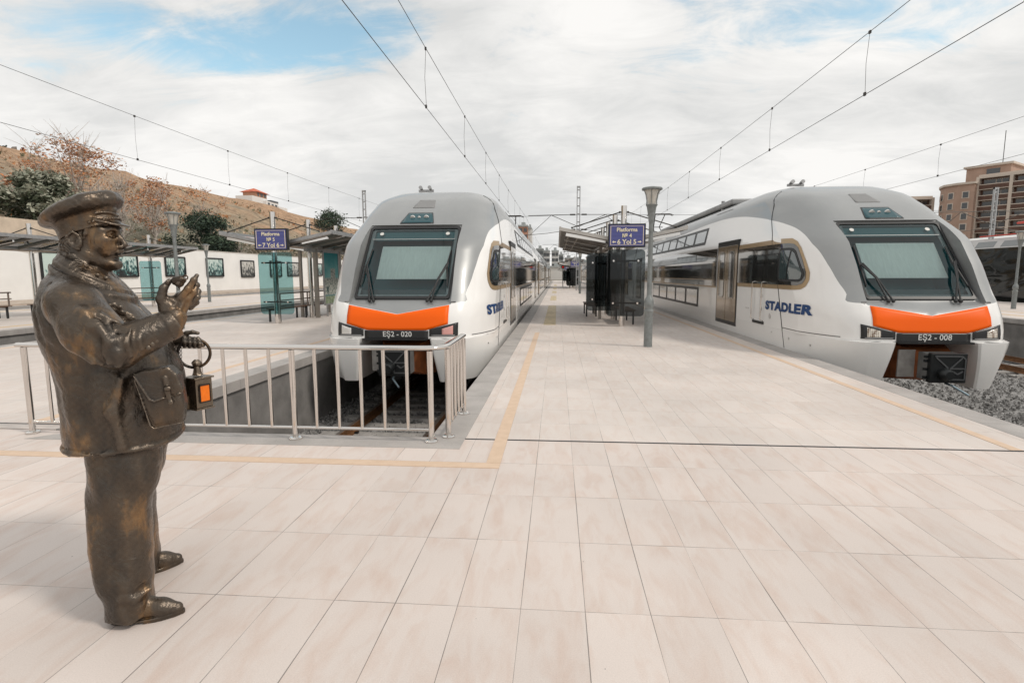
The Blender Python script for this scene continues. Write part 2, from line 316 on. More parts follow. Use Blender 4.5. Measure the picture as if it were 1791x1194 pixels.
# track bed, far ground, ballast
def gravel_mat(name, c1, c2, sc):
    m = bpy.data.materials.new(name); m.use_nodes = True; nt = m.node_tree; b = nt.nodes['Principled BSDF']
    tc = N(nt, 'ShaderNodeTexCoord'); vo = N(nt, 'ShaderNodeTexVoronoi'); setin(vo, Scale=sc); nt.links.new(tc.outputs['Object'], vo.inputs['Vector'])
    cx = N(nt, 'ShaderNodeSeparateXYZ'); nt.links.new(vo.outputs['Color'], cx.inputs[0])
    mxx = N(nt, 'ShaderNodeMix', data_type='RGBA'); nt.links.new(cx.outputs[0], mxx.inputs[0]); mxx.inputs[6].default_value = (*c1, 1); mxx.inputs[7].default_value = (*c2, 1)
    nt.links.new(mxx.outputs[2], b.inputs['Base Color']); b.inputs['Roughness'].default_value = 0.9
    bp = N(nt, 'ShaderNodeBump'); setin(bp, Strength=1.0, Distance=0.03); nt.links.new(vo.outputs['Distance'], bp.inputs['Height']); bp.invert = True; nt.links.new(bp.outputs[0], b.inputs['Normal'])
    return m
GR = gravel_mat('gravel', (0.10, 0.098, 0.095), (0.42, 0.41, 0.40), 22)
STONE = mat('ballast_stone', (0.34, 0.33, 0.32), 0.9, noise=0.7, nscale=7, col2=(0.07, 0.068, 0.066))
st(MB().add([(-3000,-300,-1.45),(3000,-300,-1.45),(3000,3000,-1.45),(-3000,3000,-1.45)], [(0,1,2,3)]).build('ground', mat('dry_ground', (0.25, 0.22, 0.18), 0.9, noise=0.3, nscale=0.02)))
st(MB().add([(-28,5,-1.38),(16,5,-1.38),(16,200,-1.38),(-28,200,-1.38)], [(0,1,2,3)]).build('track_bed', GR))
def stones(x0, x1, y0, y1, n, z, s0, s1):
    mb = MB()
    base = [(-1,0,0),(1,0,0),(0,-1,0),(0,1,0),(0,0,-1),(0,0,1)]; fs = [(0,2,5),(2,1,5),(1,3,5),(3,0,5),(2,0,4),(1,2,4),(3,1,4),(0,3,4)]
    for i in range(n):
        u = random.random(); y = y0 + (y1-y0)*u*u; x = random.uniform(x0, x1); s = random.uniform(s0, s1); M3 = Matrix.Rotation(random.uniform(0, 6.3), 3, 'Z') @ Matrix.Rotation(random.uniform(0, 6.3), 3, 'X')
        sx, sy, sz = s*random.uniform(.6, 1.3), s*random.uniform(.6, 1.2), s*random.uniform(.5, .9)
        mb.add([M3 @ Vector((p[0]*sx, p[1]*sy, p[2]*sz)) + Vector((x, y, z+random.uniform(-.02, .03))) for p in base], fs)
    return mb
bl = stones(-4.8, -1.25, 5.0, 13, 7000, -1.345, 0.016, 0.036); tag(bl.build('ballast', STONE), 'loose grey crushed stone between the rails under the left train', 'ballast', kind='stuff')
bl = stones(4.75, 13.2, 6.0, 24, 15000, -1.345, 0.02, 0.045); tag(bl.build('ballast', STONE), 'loose grey crushed stone beside and under the right train', 'ballast', kind='stuff')

# tracks
RAIL = mat('rusty_rail', (0.22, 0.105, 0.045), 0.6, 0.3, noise=0.4, nscale=8)
RAILT = mat('rail_head', (0.34, 0.28, 0.24), 0.35, 0.8)
SLP = mat('concrete_sleeper', (0.36, 0.34, 0.32), 0.85, noise=0.3, nscale=6, bump=0.2, bscale=30)
def track(xc, y0, y1, nsl, label):
    t = empty('railway_track', (xc, y0, -1.38), label, 'railway track', 'railway tracks between the platforms')
    for sx in (-1, 1):
        x = sx*0.76
        r = MB(); r.prism([(x-.075,.06),(x+.075,.06),(x+.075,.075),(x+.012,.1),(x+.012,.19),(x+.036,.2),(x+.036,.225),(x-.036,.225),(x-.036,.2),(x-.012,.19),(x-.012,.1),(x-.075,.075)], 0, y1-y0)
        r.build('rail', RAIL, t)
        MB().box(x-.034, x+.034, 0, y1-y0, .2255, .229).build('rail_head', RAILT, t)
    for i in range(nsl):
        s = MB(); yy = 0.14+i*0.6
        s.add([(-1.32,yy-.14,-.12),(1.32,yy-.14,-.12),(1.32,yy+.14,-.12),(-1.32,yy+.14,-.12),(-1.32,yy-.11,.062),(1.32,yy-.11,.062),(1.32,yy+.11,.062),(-1.32,yy+.11,.062)], [(0,3,2,1),(4,5,6,7),(0,1,5,4),(1,2,6,5),(2,3,7,6),(3,0,4,7)])
        so = s.build('sleeper', SLP, t)
        for sx in (-1, 1):
            for q in (-.1, .1):
                if i < 8: MB().box(sx*.76+q-.035, sx*.76+q+.035, yy-.04, yy+.04, .0625, .095).build('rail_clip', MT['black'], so)
track(-2.97, 5.05, 120, 14, 'rusty track in the pit under the left train, ending at the steel railing')
track(6.45, 5.4, 120, 12, 'track under the right train, mostly hidden by its skirts')
track(14.2, 5.4, 120, 22, 'empty rusty track on ballast at the right edge beside the far platform')
track(-14.15, 5.4, 120, 14, 'sunken track between the two left platforms, below its overhead wires')
# grey cable duct and buffer plate lying in the pit mouth
tag(MB().box(-4.3, -3.4, 5.10, 5.24, -1.30, -1.16).build('cable_duct', mat('dark_blue_grey', (0.045, 0.06, 0.075), 0.5), bevel=0.008), 'dark blue grey cable duct lying in the pit mouth beside the rail', 'cable duct')
# pit cavity: concourse slab ends at Y 4.97, walls above
# ------------------------------------------------------------------ double-deck trains
def interp(x, pts):
    if x <= pts[0][0]: return pts[0][1]
    for (a, b), (c, d) in zip(pts, pts[1:]):
        if x <= c: return b + (d-b)*(x-a)/(c-a)
    return pts[-1][1]
def smooth_tab(pts, lo, hi, n=140, k=3):
    xs = np.linspace(lo, hi, n); ys = np.array([interp(x, pts) for x in xs])
    for _ in range(k): ys[1:-1] = (ys[:-2]+2*ys[1:-1]+ys[2:])/4
    return lambda z: float(np.interp(z, xs, ys))
Wt = smooth_tab([(-.6,1.62),(-.1,1.69),(.4,1.70),(2.25,1.70),(3.1,1.52)], -.6, 3.1, 120, 6)
def W(z):
    if z <= 3.1: return Wt(z)
    t = min(1.0, (z-3.1)/0.72); return 1.52*max(0.0, 1-t**2.6)**0.62
Y0f = smooth_tab([(.37,.03),(.55,.04),(.8,.10),(1.0,.21),(1.25,.40),(1.69,.66),(2.17,1.02),(2.4,1.34),(2.6,1.68),(2.92,2.16),(3.1,2.50),(3.28,2.85),(3.57,3.75),(3.72,4.75),(3.82,6.2)], .37, 3.82, 200, 4)
PW = 6.5
def Dn(z): return 1.3 if z < 2.8 else 1.3-0.35*(z-2.8)
def hull_y(x, z): return Y0f(z) + Dn(z)*min(1.0, abs(x)/max(W(z), 1e-4))**PW
def side_x(y, z):
    t = (y-Y0f(max(z, .37)))/Dn(z)
    return W(z)*(1.0 if t >= 1 else max(t, 0.0)**(1/PW))
def Vz(x): return .83+.17*min(1, abs(x)/.97)
def face_y(x, z):          # inner face, below the windscreen a shelf leans back to it
    y = hull_y(x, z); v = Vz(x)
    if z > v:
        y0 = hull_y(x, v); s = min(1.0, (z-v)/max(1e-3, 1.06-v)); y = max(y, y0+(0.42-y0)*s) if z <= 1.07 else y
    return y
WSZ0, WSZ1 = 1.06, 2.585
def ws_y(z): return .41 + (z-WSZ0)*0.868
ZR = [.38,.46,.55,.66,.75,.83,.9,.96,1.0,1.03,1.06,1.07]+[1.07+i*(2.585-1.07)/14 for i in range(1, 15)]+[2.60,2.68,2.78,2.9,3.0,3.1,3.2,3.3,3.4,3.48,3.55,3.61,3.66,3.7,3.735,3.765,3.785,3.80,3.812,3.82]
def xr(z): return min(0.985, 0.6*W(z))
US = [u/8-1 for u in range(17)]
OT = [1-(1-q/13)**1.7 for q in range(1, 14)]     # 0..1 from the ridge to the side

WHITE = mat('white_train_paint', (0.83, 0.82, 0.80), 0.22, coat=0.5, noise=0.04, nscale=1.5)
def body_mat():
    m = mat('train_body_paint', (0.7, 0.69, 0.675), 0.25, coat=0.45); nt = m.node_tree; b = nt.nodes['Principled BSDF']
    tc = N(nt, 'ShaderNodeTexCoord'); sp = N(nt, 'ShaderNodeSeparateXYZ'); nt.links.new(tc.outputs['Object'], sp.inputs[0])
    fc = N(nt, 'ShaderNodeFloatCurve'); cu = fc.mapping.curves[0]
    pts = [(0,1.06),(.44,1.06),(.50,1.17),(.69,1.38),(.99,1.72),(1.43,2.11),(2.0,2.43),(2.6,2.62),(3.24,2.76),(4.47,2.95),(5.4,3.06),(6.65,3.14),(8.5,3.16),(10,3.14)]
    cu.points[0].location = (0, pts[0][1]/4); cu.points[1].location = (1, pts[-1][1]/4)
    for y, z in pts[1:-1]: cu.points.new(y/10, z/4)
    fc.mapping.update(); nt.links.new(M(nt, 'DIVIDE', sp.outputs[1], 10.0), fc.inputs['Value'])
    side = M(nt, 'GREATER_THAN', sp.outputs[2], M(nt, 'MULTIPLY', fc.outputs[0], 4.0))
    ax = M(nt, 'ABSOLUTE', sp.outputs[0])
    vz = M(nt, 'ADD', 0.83, M(nt, 'MULTIPLY', ax, 0.1753))
    inner = M(nt, 'MULTIPLY', M(nt, 'LESS_THAN', ax, 0.987), M(nt, 'GREATER_THAN', sp.outputs[2], vz))
    inner = M(nt, 'MULTIPLY', inner, M(nt, 'LESS_THAN', sp.outputs[1], 1.7))
    k = M(nt, 'MAXIMUM', side, inner)
    n = N(nt, 'ShaderNodeTexNoise'); setin(n, Scale=0.9, Detail=6.0, Roughness=0.6); mp = N(nt, 'ShaderNodeMapping'); mp.inputs['Scale'].default_value = (1.2, 0.5, 1.6); nt.links.new(tc.outputs['Object'], mp.inputs[0]); nt.links.new(mp.outputs[0], n.inputs['Vector'])
    g = N(nt, 'ShaderNodeMix', data_type='RGBA'); nt.links.new(n.outputs['Fac'], g.inputs[0]); g.inputs[6].default_value = (0.23, 0.24, 0.245, 1); g.inputs[7].default_value = (0.36, 0.365, 0.36, 1)
    wt = N(nt, 'ShaderNodeMix', data_type='RGBA'); nt.links.new(n.outputs['Fac'], wt.inputs[0]); wt.inputs[6].default_value = (0.78, 0.77, 0.75, 1); wt.inputs[7].default_value = (0.87, 0.86, 0.845, 1)
    # fine dust collecting low on the sides
    mx = N(nt, 'ShaderNodeMix', data_type='RGBA'); nt.links.new(k, mx.inputs[0]); nt.links.new(wt.outputs[2], mx.inputs[6]); nt.links.new(g.outputs[2], mx.inputs[7])
    nt.links.new(mx.outputs[2], b.inputs['Base Color'])
    rr = M(nt, 'ADD', 0.2, M(nt, 'MULTIPLY', k, 0.2)); nt.links.new(rr, b.inputs['Roughness']); nt.links.new(M(nt, 'MULTIPLY', k, 0.35), b.inputs['Metallic'])
    return m
BODY = body_mat()
ROOFG = mat('grey_roof_paint', (0.31, 0.312, 0.312), 0.42, 0.3, noise=0.15, nscale=2)
ORANGE = mat('orange_paint', (0.92, 0.125, 0.001), 0.42, spec=0.22)
BRONZE = mat('bronze_paint', (0.40, 0.285, 0.165), 0.3, 0.35)
DOORM = mat('door_bronze', (0.30, 0.225, 0.145), 0.16, 0.55, coat=0.6)
BELT = mat('dark_gloss_glass', (0.022, 0.022, 0.021), 0.04, spec=0.9, coat=1.0)
GLZ = mat('window_glass', (0.035, 0.055, 0.058), 0.04, spec=0.9, coat=1.0)
WGL = mat('lower_window_glass', (0.33, 0.34, 0.335), 0.08, spec=0.8, coat=0.6)
FRM = mat('window_gasket', (0.02, 0.02, 0.021), 0.45)
WSG = tinted('windscreen_glass', (0.80, 0.93, 0.94), 1.50)
CAB = mat('cab_interior', (0.10, 0.30, 0.335), 0.8)
LBX = mat('lamp_box_glass', (0.022, 0.075, 0.09), 0.22, spec=.35)
BLIND = mat('cream_roller_blind', (0.80, 0.79, 0.74), 0.8, noise=0.08, nscale=6, stretch=(6, 1, 1))
LENS = mat('lamp_lens', (0.62, 0.60, 0.57), 0.12, spec=0.8, coat=1.0)
PINK = mat('red_marker_lens', (0.62, 0.30, 0.27), 0.2, coat=0.8)
PLATE = mat('coupler_plate', (0.016, 0.018, 0.019), 0.3, 0.3)
RUST = mat('orange_brown_gaiter', (0.30, 0.09, 0.025), 0.6, noise=0.5, nscale=4)
TBLUE = mat('blue_lettering', (0.012, 0.05, 0.16), 0.4)
TWHITE = mat('white_lettering', (0.72, 0.72, 0.70), 0.5)

def add_grid(mb, rows, skip=None):
    b = len(mb.v); n = len(rows[0])
    vs = [p for r in rows for p in r]
    fs = [(i*n+j, i*n+j+1, (i+1)*n+j+1, (i+1)*n+j) for i in range(len(rows)-1) for j in range(n-1) if not (skip and skip(i, j))]
    mb.add(vs, fs)

def make_train():
    t = empty('train', (-2.97, 9.8, 0), 'white double-deck train at the left, its grey nose and orange band behind the steel railing', 'train', 'white double-deck trains at the platforms')
    # hull of the leading car
    mb = MB(); rows = []
    CARY = 24.6
    for z in ZR:
        right = []
        w_ = W(z); r0 = xr(z); right = []
        rec = WSZ0 <= z <= WSZ1+1e-6
        inn = [(u*r0*(0.978 if rec else 1.0), (ws_y(z) if rec else face_y(u*r0, z)), z) for u in US]
        half = [(r0, face_y(r0, z) if not rec else hull_y(r0, z), z)]
        for q in OT:
            x = r0+(w_-r0)*q; half.append((x, hull_y(x, z), z))
        half += [(w_, y, z) for y in (8.3, 24.6)] if z < 3.3 else [(w_, y, z) for y in (8.3, 24.6)]
        L = [(-x, y, z) for x, y, _ in reversed(half)]
        rows.append(L+inn+half)
    nl = len(half)
    def skip(i, j):
        z0, z1 = ZR[i], ZR[i+1]; jj = j-nl
        return 1 <= jj <= 14 and z0 > 1.1 and z1 < 2.54
    add_grid(mb, rows, skip)
    o = mb.build('car_body', BODY, t); fixn(o); o.data.polygons.foreach_set('use_smooth', [True]*len(o.data.polygons)); o.data.set_sharp_from_angle(angle=R(28))
    # skirts (each side), front facets and inner returns
    for s in (-1, 1):
        sk = MB(); zs = [.38, .30, .1, -.1, -.3, -.44]; rws = []
        for z in zs:
            xi = .66+.13*(.38-z)/.84; kk = max(0, (.38-z)/.82)**1.3
            yf = -.10+.20*max(0, (.38-z)/.84)**1.5
            xo = 1.10-.07*(.38-z)/.84
            ln = [(xi, yf+1.5, z), (xi, yf+.03, z), (xi+.03, yf, z), (xo-.04, yf, z), (xo+.02, yf+.03, z), (1.30-kk*.14, yf+.22, z), (1.50-kk*.14, .52, z), (1.60-kk*.11, .85, z), (1.665-kk*.06, 1.25, z), (W(z)+.004, 1.7, z), (W(z)+.004, 6, z), (W(z)+.004, 24.6, z)]
            rws.append([(s*a, b, c) for a, b, c in ln])
        add_grid(sk, rws)
        top = [(s*a, b, .38) for a, b, c in [(.66,.2,0),(.66,-.07,0),(.69,-.10,0),(1.06,-.10,0),(1.12,-.07,0),(1.30,.12,0),(1.50,.52,0),(1.60,.85,0)]]
        sk.add(top+[(s*1.2,.35,.40),(s*.66,.12,.40)], [tuple(range(10))])
        o = sk.build('skirt', WHITE, t); fixn(o); o.data.polygons.foreach_set('use_smooth', [True]*len(o.data.polygons)); o.data.set_sharp_from_angle(angle=R(30))
    # patches on the nose
    def front_patch(name, m, xs, zlo, zhi, off=.006, parent=t, nz=7, fy=hull_y, thick=True):
        p = MB(); rws = []
        for x in xs:
            a, b = zlo(x), zhi(x)
            rws.append([(x, fy(x, a+(b-a)*k/nz)-off, a+(b-a)*k/nz) for k in range(nz+1)])
        add_grid(p, rws); o = p.build(name, m, parent); fixn(o)
        o.data.polygons.foreach_set('use_smooth', [True]*len(o.data.polygons))
        so = o.modifiers.new('sol', 'SOLIDIFY'); so.thickness = 0.004; so.offset = 0
        return o
    lin = lambda a, b, n: [a+(b-a)*i/n for i in range(n+1)]
    front_patch('orange_band', ORANGE, lin(-.965, .965, 24), lambda x: .535+.115*(max(0, abs(x)-.55)/.41), lambda x: Vz(x)-.004)
    g = front_patch('number_panel', MT['black'], lin(-.60, .60, 12), lambda x: .375, lambda x: .532, off=.008)
    MB().bar((-.6, -.03, .375), (.6, -.03, .375), .10, .03).build('lip', MT['black'], g)
    for s in (-1, 1):
        h = front_patch('headlight', MT['black'], lin(s*.625, s*1.145, 8), lambda x: .425-.0*(abs(x)), lambda x: .555+.125*(abs(x)-.625)/.52, off=.016)
        front_patch('lens', LENS if s < 0 else PINK, lin(s*.86, s*1.06, 5), lambda x: .46, lambda x: .565+.06*(abs(x)-.86)/.2, off=.024, parent=h)
        front_patch('lamp_rim', mat('grey_bezel', (.32,.32,.32), .4), lin(s*.66, s*1.09, 6), lambda x: .438, lambda x: .450, off=.022, parent=h)
    b = front_patch('lamp_window', FRM, lin(-.36, .36, 8), lambda x: 2.63, lambda x: 2.90 if abs(x) < .33 else 2.66+.24*(.36-abs(x))/.03, off=.010)
    front_patch('pane', LBX, lin(-.34, .34, 8), lambda x: 2.65, lambda x: 2.885 if abs(x) < .305 else 2.65+.235*(.345-abs(x))/.04, off=.013, parent=b)
    for xx in (-.14, .0, .16):
        l = MB(); yy = hull_y(xx, 2.77)-.012
        l.tube([(xx, yy, 2.765), (xx, yy+.03, 2.782)], .055 if xx else .035, 14)
        l.build('lamp', LENS, b)
    h = front_patch('roof_hatch', mat('hatch_mesh', (.24,.24,.24), .6, noise=.2, nscale=120), lin(-.24, .24, 8), lambda x: 3.03, lambda x: 3.26 if abs(x) < .2 else 3.03+.23*(.245-abs(x))/.045, off=.008)
    # windscreen: gasket ring, pane, blind, interior
    n = Vector((0, -1, .868)).normalized()
    def P3(x, z, d=0): return Vector((x, ws_y(z), z)) + n*d
    ws = MB(); prof = []
    def ring(x0, z0, x1, z1, r):
        pts = []
        for cx, cz, a0 in ((x0-r, z0+r, -90), (x1-r, z1-r, 0), (-(x1-r), z1-r, 90), (-(x0-r), z0+r, 180)):
            for k in range(5):
                a = R(a0+k*22.5); pts.append((cx+r*cos(a), cz+r*sin(a)))
        return pts
    o1 = ring(.935, 1.085, .965, 2.575, .05); o2 = ring(.892, 1.128, .918, 2.528, .05)
    k = len(o1)
    def crown(pts): return [(x, z - (0.035*(x/.96)**2 if z > 2.3 else 0)) for x, z in pts]
    o1 = crown(o1); o2 = crown(o2)
    ws.add([P3(x, z, .03) for x, z in o1]+[P3(x, z, .035) for x, z in o2]+[P3(x, z, -.02) for x, z in o1]+[P3(x, z, .012) for x, z in o2],
           [(i, (i+1) % k, (i+1) % k+k, i+k) for i in range(k)]+[(i, i+2*k, (i+1) % k+2*k, (i+1) % k) for i in range(k)]+[(i+k, (i+1) % k+k, (i+1) % k+3*k, i+3*k) for i in range(k)])
    wf = ws.build('windscreen', FRM, t); fixn(wf)
    gm = MB(); gm.add([P3(x, z, .018) for x, z in o2], [tuple(range(k))]); gm.build('pane', WSG, wf)
    ins = MB()
    cb = [(x*1.02, z) for x, z in o2]
    ins.add([P3(x, z, -.01) for x, z in cb]+[Vector((x, ws_y(z)+.9, z)) for x, z in cb], [(i, (i+1) % k, (i+1) % k+k, i+k) for i in range(k)]+[tuple(range(k, 2*k))])
    ins.build('cab_interior', CAB, t)
    ins = MB(); q = [(-.66,1.50),(.80,1.50),(.80,2.15),(-.62,2.15)]
    bmb = MB(); nn = 24
    for i in range(nn):
        xa = -.66+1.44*i/nn; xb = -.66+1.44*(i+1)/nn; wa = .006*sin(i*1.9); wb = .006*sin((i+1)*1.9)
        bmb.add([Vector((xa, ws_y(1.5)+.16+wa, 1.47)), Vector((xb, ws_y(1.5)+.16+wb, 1.47)), Vector((xb, ws_y(2.15)+.10, 2.14)), Vector((xa, ws_y(2.15)+.10, 2.14))], [(0,1,2,3)])
    bmb.build('roller_blind', BLIND, t)
    hp = MB(); hp.add([P3(-.87, 2.29, -.04), P3(.87, 2.29, -.04), P3(.88, 2.50, -.04), P3(-.88, 2.50, -.04)], [(0,1,2,3)]).build('added_teal_panel', mat('teal_strip', (.075,.19,.205), .7), t)  # teal panel added behind the glass to cover the dark, shaded cab top
    dsh = MB().bar((-.86, ws_y(1.25)+.2, 1.2), (.86, ws_y(1.25)+.2, 1.2), .3, .12); dsh.build('dashboard', mat('dash_grey', (.10,.14,.145), .6), t)
    tr = MB().tube([P3(-.87, 2.28, .014), P3(.87, 2.28, .014)], .009, 6); tr.build('trim_line', mat('pale_trim', (.45,.47,.46), .4), wf)
    for s in (-1, 1):
        d = MB(); c = P3(s*.70, 2.39, .022); d.tube([c, c+n*.006], .042, 18); d.build('round_plug', mat('pale_plug', (.62,.61,.58), .5), wf)
    # wipers
    for s, top, arm in ((-1, (-.80, 2.05), (-.84, 1.66)), (1, (.83, 2.02), (.80, 1.70))):
        wm = MB(); base = P3(s*.60, 1.03, .06); base2 = P3(s*.52, 1.03, .06)
        joint = P3(arm[0], arm[1], .10); j2 = P3(arm[0]+.035, arm[1]+.02, .10)
        mid = P3((base.x+joint.x)/2-.02*s, 1.40, .13); mid2 = P3((base2.x+j2.x)/2+.02*s, 1.40, .13)
        wm.tube([base, mid, joint], .016, 6).tube([base2, mid2, j2], .016, 6)
        wm.tube([P3(s*.86, 1.32, .05), P3(arm[0], arm[1], .06), P3(top[0], top[1], .05)], [.016, .022, .010], 6)
        wm.bar(P3(s*.865, 1.30, .04), P3(top[0]+.01*s, top[1], .04), .012, .03)
        wm.sphere(base, .035).sphere(base2, .032)
        wm.build('wiper', MT['rubber'], t, smooth=40)
    # coupler bay
    cp = MB(); cp.box(-.66, .66, 1.4, 1.5, -.5, .37).box(-.80, .80, .3, 1.5, .345, .372); cp.build('coupler_bay', MT['black'], t)
    pl = MB(); pl.box(-.24, .33, -.34, -.24, -.26, .24)
    co = pl.build('coupler', PLATE, t, bevel=.014)
    y = -.348; RIBM = mat('rib_metal', (.14,.145,.15), .3, .6)
    for a, b in (((-.19,.19),(.24,.19)), ((.24,.19),(.29,.14)), ((-.17,.17),(.03,-.01)), ((.24,.17),(.07,-.01)), ((.05,-.015),(.29,-.015)), ((.29,.14),(.29,-.2)), ((.05,-.2),(.29,-.2)), ((.11,-.06),(.18,-.11)), ((.18,-.11),(.26,-.06)), ((.055,-.03),(.055,-.2))):
        MB().bar((a[0], y, a[1]), (b[0], y, b[1]), .018, .020).build('rib', RIBM, co)
    kn = MB(); kn.tube([(-.03,-.33,-.10), (-.03,-.45,-.11), (-.03,-.50,-.11)], [.105,.10,.07], 16); kn.build('coupler_knob', PLATE, co, smooth=35)
    hd = MB().tube([(.04,-.30,-.27), (.05,-.42,-.28), (.06,-.45,-.29), (.21,-.60,-.41)], .018, 8); hd.build('handle', mat('blue_grey_steel', (.16,.21,.24), .35, .8), co)
    MB().box(-.21, .325, -.24, .05, -.24, .22).build('coupler_case', mat('case_grey', (.22,.22,.215), .5, .3, noise=.3, nscale=8), co, bevel=.01)
    for zz in (.17, .10, -.04, -.18): MB().box(-.29, -.23, -.27, -.22, zz-.02, zz+.02).build('hinge', PLATE, co)
    gx = MB(); gx.add([(-.20,.05,.22),(.32,.05,.22),(.32,.05,-.24),(-.20,.05,-.24),(-.55,1.38,.34),(.62,1.38,.34),(.60,1.38,-.40),(-.50,1.38,-.40),(-.42,.5,.30),(.50,.5,.30),(.52,.5,-.38),(-.36,.5,-.34)], [(0,1,9,8),(1,2,10,9),(2,3,11,10),(3,0,8,11),(8,9,5,4),(9,10,6,5),(10,11,7,6),(11,8,4,7)])
    gx.build('gaiter', RUST, co)
    MB().box(-.50, -.22, .10, .13, -.24, .24).build('grey_panel', mat('scuffed_grey', (.34,.32,.30), .6, noise=.35, nscale=6), co)
    # belt, windows, doors on both sides
    def side_strip(name, m, s, ys, zlo, zhi, off, parent, nz=8):
        p = MB(); rws = []
        for y in ys:
            a, b = zlo(y), zhi(y)
            if b-a < .004: b = a+.004
            rws.append([(s*(side_x(y, a+(b-a)*k/nz)+off), y, a+(b-a)*k/nz) for k in range(nz+1)])
        add_grid(p, rws); o = p.build(name, m, parent); fixn(o)
        o.data.polygons.foreach_set('use_smooth', [True]*len(o.data.polygons))
        return o
    BZ0, BZ1 = 1.20, 2.30
    def tab(*p): return lambda y: interp(y, p)
    olo = tab((1.256,1.43),(1.30,1.31),(1.42,1.25),(1.6,1.235),(5.1,1.235)); ohi = tab((1.256,1.45),(1.27,1.56),(1.42,1.76),(1.70,2.09),(1.85,2.21),(2.05,2.285),(2.4,2.295),(5.1,2.295))
    ilo = tab((1.353,1.45),(1.40,1.36),(1.55,1.325),(5.1,1.325)); ihi = tab((1.353,1.47),(1.36,1.56),(1.576,1.856),(1.776,2.09),(1.92,2.165),(2.1,2.187),(5.1,2.187))
    wlo = tab((1.41,1.49),(1.44,1.43),(1.52,1.395),(2.28,1.395),(2.36,1.43),(2.38,1.5)); whi = tab((1.41,1.53),(1.42,1.57),(1.61,1.79),(1.80,2.02),(1.9,2.075),(2.0,2.09),(2.28,2.09),(2.36,2.04),(2.38,1.98))
    for s in (-1, 1):
        def rng(a, b, d): n_ = max(2, int((b-a)/d)); return [a+(b-a)*i/n_ for i in range(n_+1)]
        bf = side_strip('belt_frame', BRONZE, s, rng(1.256, 2.4, .03)+[3.2, 4.2, 5.03], olo, ohi, .008, t)
        be = side_strip('belt_glass', BELT, s, rng(1.353, 2.4, .03)+[3.2, 4.2, 5.03], ilo, ihi, .014, t)
        cw = side_strip('cab_window', FRM, s, rng(1.41, 2.38, .03), wlo, whi, .020, t)
        side_strip('pane', GLZ, s, rng(1.47, 1.90, .03), lambda y: wlo(y)+.05, lambda y: max(wlo(y)+.06, whi(y)-.055), .026, cw)
        side_strip('pane', GLZ, s, rng(1.95, 2.32, .05), lambda y: wlo(y)+.05, lambda y: whi(y)-.05, .026, cw)
        # rear part of the belt
        for a, b in ((6.98, 21.3),):
            side_strip('belt_frame', BRONZE, s, [a, (a+b)/2, b], lambda y: BZ0-.05, lambda y: BZ0, .010, t, 1)
            side_strip('belt_glass', BELT, s, [a, (a+b)/2, b], lambda y: BZ0, lambda y: BZ1, .012, t, 6)
            side_strip('belt_window', GLZ, s, [9.4, 12.4], lambda y: 1.96, lambda y: 2.20, .018, t, 1)
        def door(yc, parent, half=.92):
            z0, z1 = .17, 2.42
            d = MB(); X = 1.70
            d.box(s*(X-.05), s*(X+.012), yc-half, yc+half, z0, z1+.04); dr = d.build('door', MT['black'], parent)
            for q in (-1, 1):
                l = MB(); ya_, yb_ = (yc+q*.015, yc+q*(half-.07)); l.box(s*(X-.02), s*(X+.022), ya_, yb_, z0+.10, z1-.10)
                l.build('door_leaf', DOORM, dr, bevel=.005)
                g_ = MB(); pts = []
                cy = (ya_+yb_)/2; hw = .20
                for cx_, cz_, a0 in ((cy+hw-.1, 1.02, -90), (cy+hw-.1, 2.05, 0), (cy-hw+.1, 2.05, 90), (cy-hw+.1, 1.02, 180)):
                    for k_ in range(5):
                        a = R(a0+k_*22.5); pts.append((cx_+.1*cos(a), cz_+.1*sin(a)))
                g_.prismx(pts if s > 0 else pts[::-1], s*(X+.02), s*(X+.029)); g_.build('door_window', BELT, dr)
                e = [(cy+(p[0]-cy)*1.16, 1.53+(p[1]-1.53)*1.045) for p in pts]
                e_ = MB(); kk = len(pts); xx = s*(X+.031)
                e_.add([(xx, a, b) for a, b in pts]+[(xx, a, b) for a, b in e], [(i, (i+1) % kk, (i+1) % kk+kk, i+kk) for i in range(kk)]); e_.build('window_trim', mat('steel_trim', (.45,.43,.40), .25, .9), dr)
            return dr
        door(5.97, t); door(22.6, t)
        def win_row(y0, y1, n, za, zb, parent, glass, name='window_row'):
            pts = []; r = .06
            fr = side_strip(name, FRM, s, [y0, (y0+y1)/2, y1], lambda y: za, lambda y: zb, .010, parent, 4)
            wd = (y1-y0)/n
            for i in range(n):
                ya_, yb_ = y0+i*wd+.13, y0+(i+1)*wd-.13
                side_strip('pane', glass, s, [ya_, yb_], lambda y: za+.085, lambda y: zb-.085, .017, fr, 4)
            return fr
        win_row(8.6, 20.4, 8, 2.50, 3.04, t, GLZ); win_row(9.0, 17.7, 5, .46, 1.12, t, WGL)
        # grab rails and round bits beside the cab door
        for yy in (3.15, 3.75):
            gr = MB(); X = s*1.74; gr.tube([(s*1.70, yy, .48), (X+s*.03, yy, .50), (X+s*.03, yy, 1.36), (s*1.70, yy, 1.38)], .014, 6)
            gr.build('grab_rail', MT['steel'], t)
        bx = MB().box(s*1.695, s*1.72, 3.1, 3.8, .40, .46); bx.build('step', MT['black'], t)
        CVR = mat('grey_cover', (.48,.47,.45), .4)
        for yy, zz_, r_ in ((2.75,.62,.06), (3.3,.75,.05), (3.3,1.05,.05), (4.3,.72,.02), (4.15,.72,.02), (1.7,.24,.025), (.95,.2,.02), (2.6,.28,.018)):
            bt = MB(); xx = side_x(yy, zz_); bt.tube([(s*(xx-.01), yy, zz_), (s*(xx+.012), yy, zz_)], r_, 12)
            bt.build('bolt_cover', CVR, t)
        # body seams
        sm = MB(); pts = []
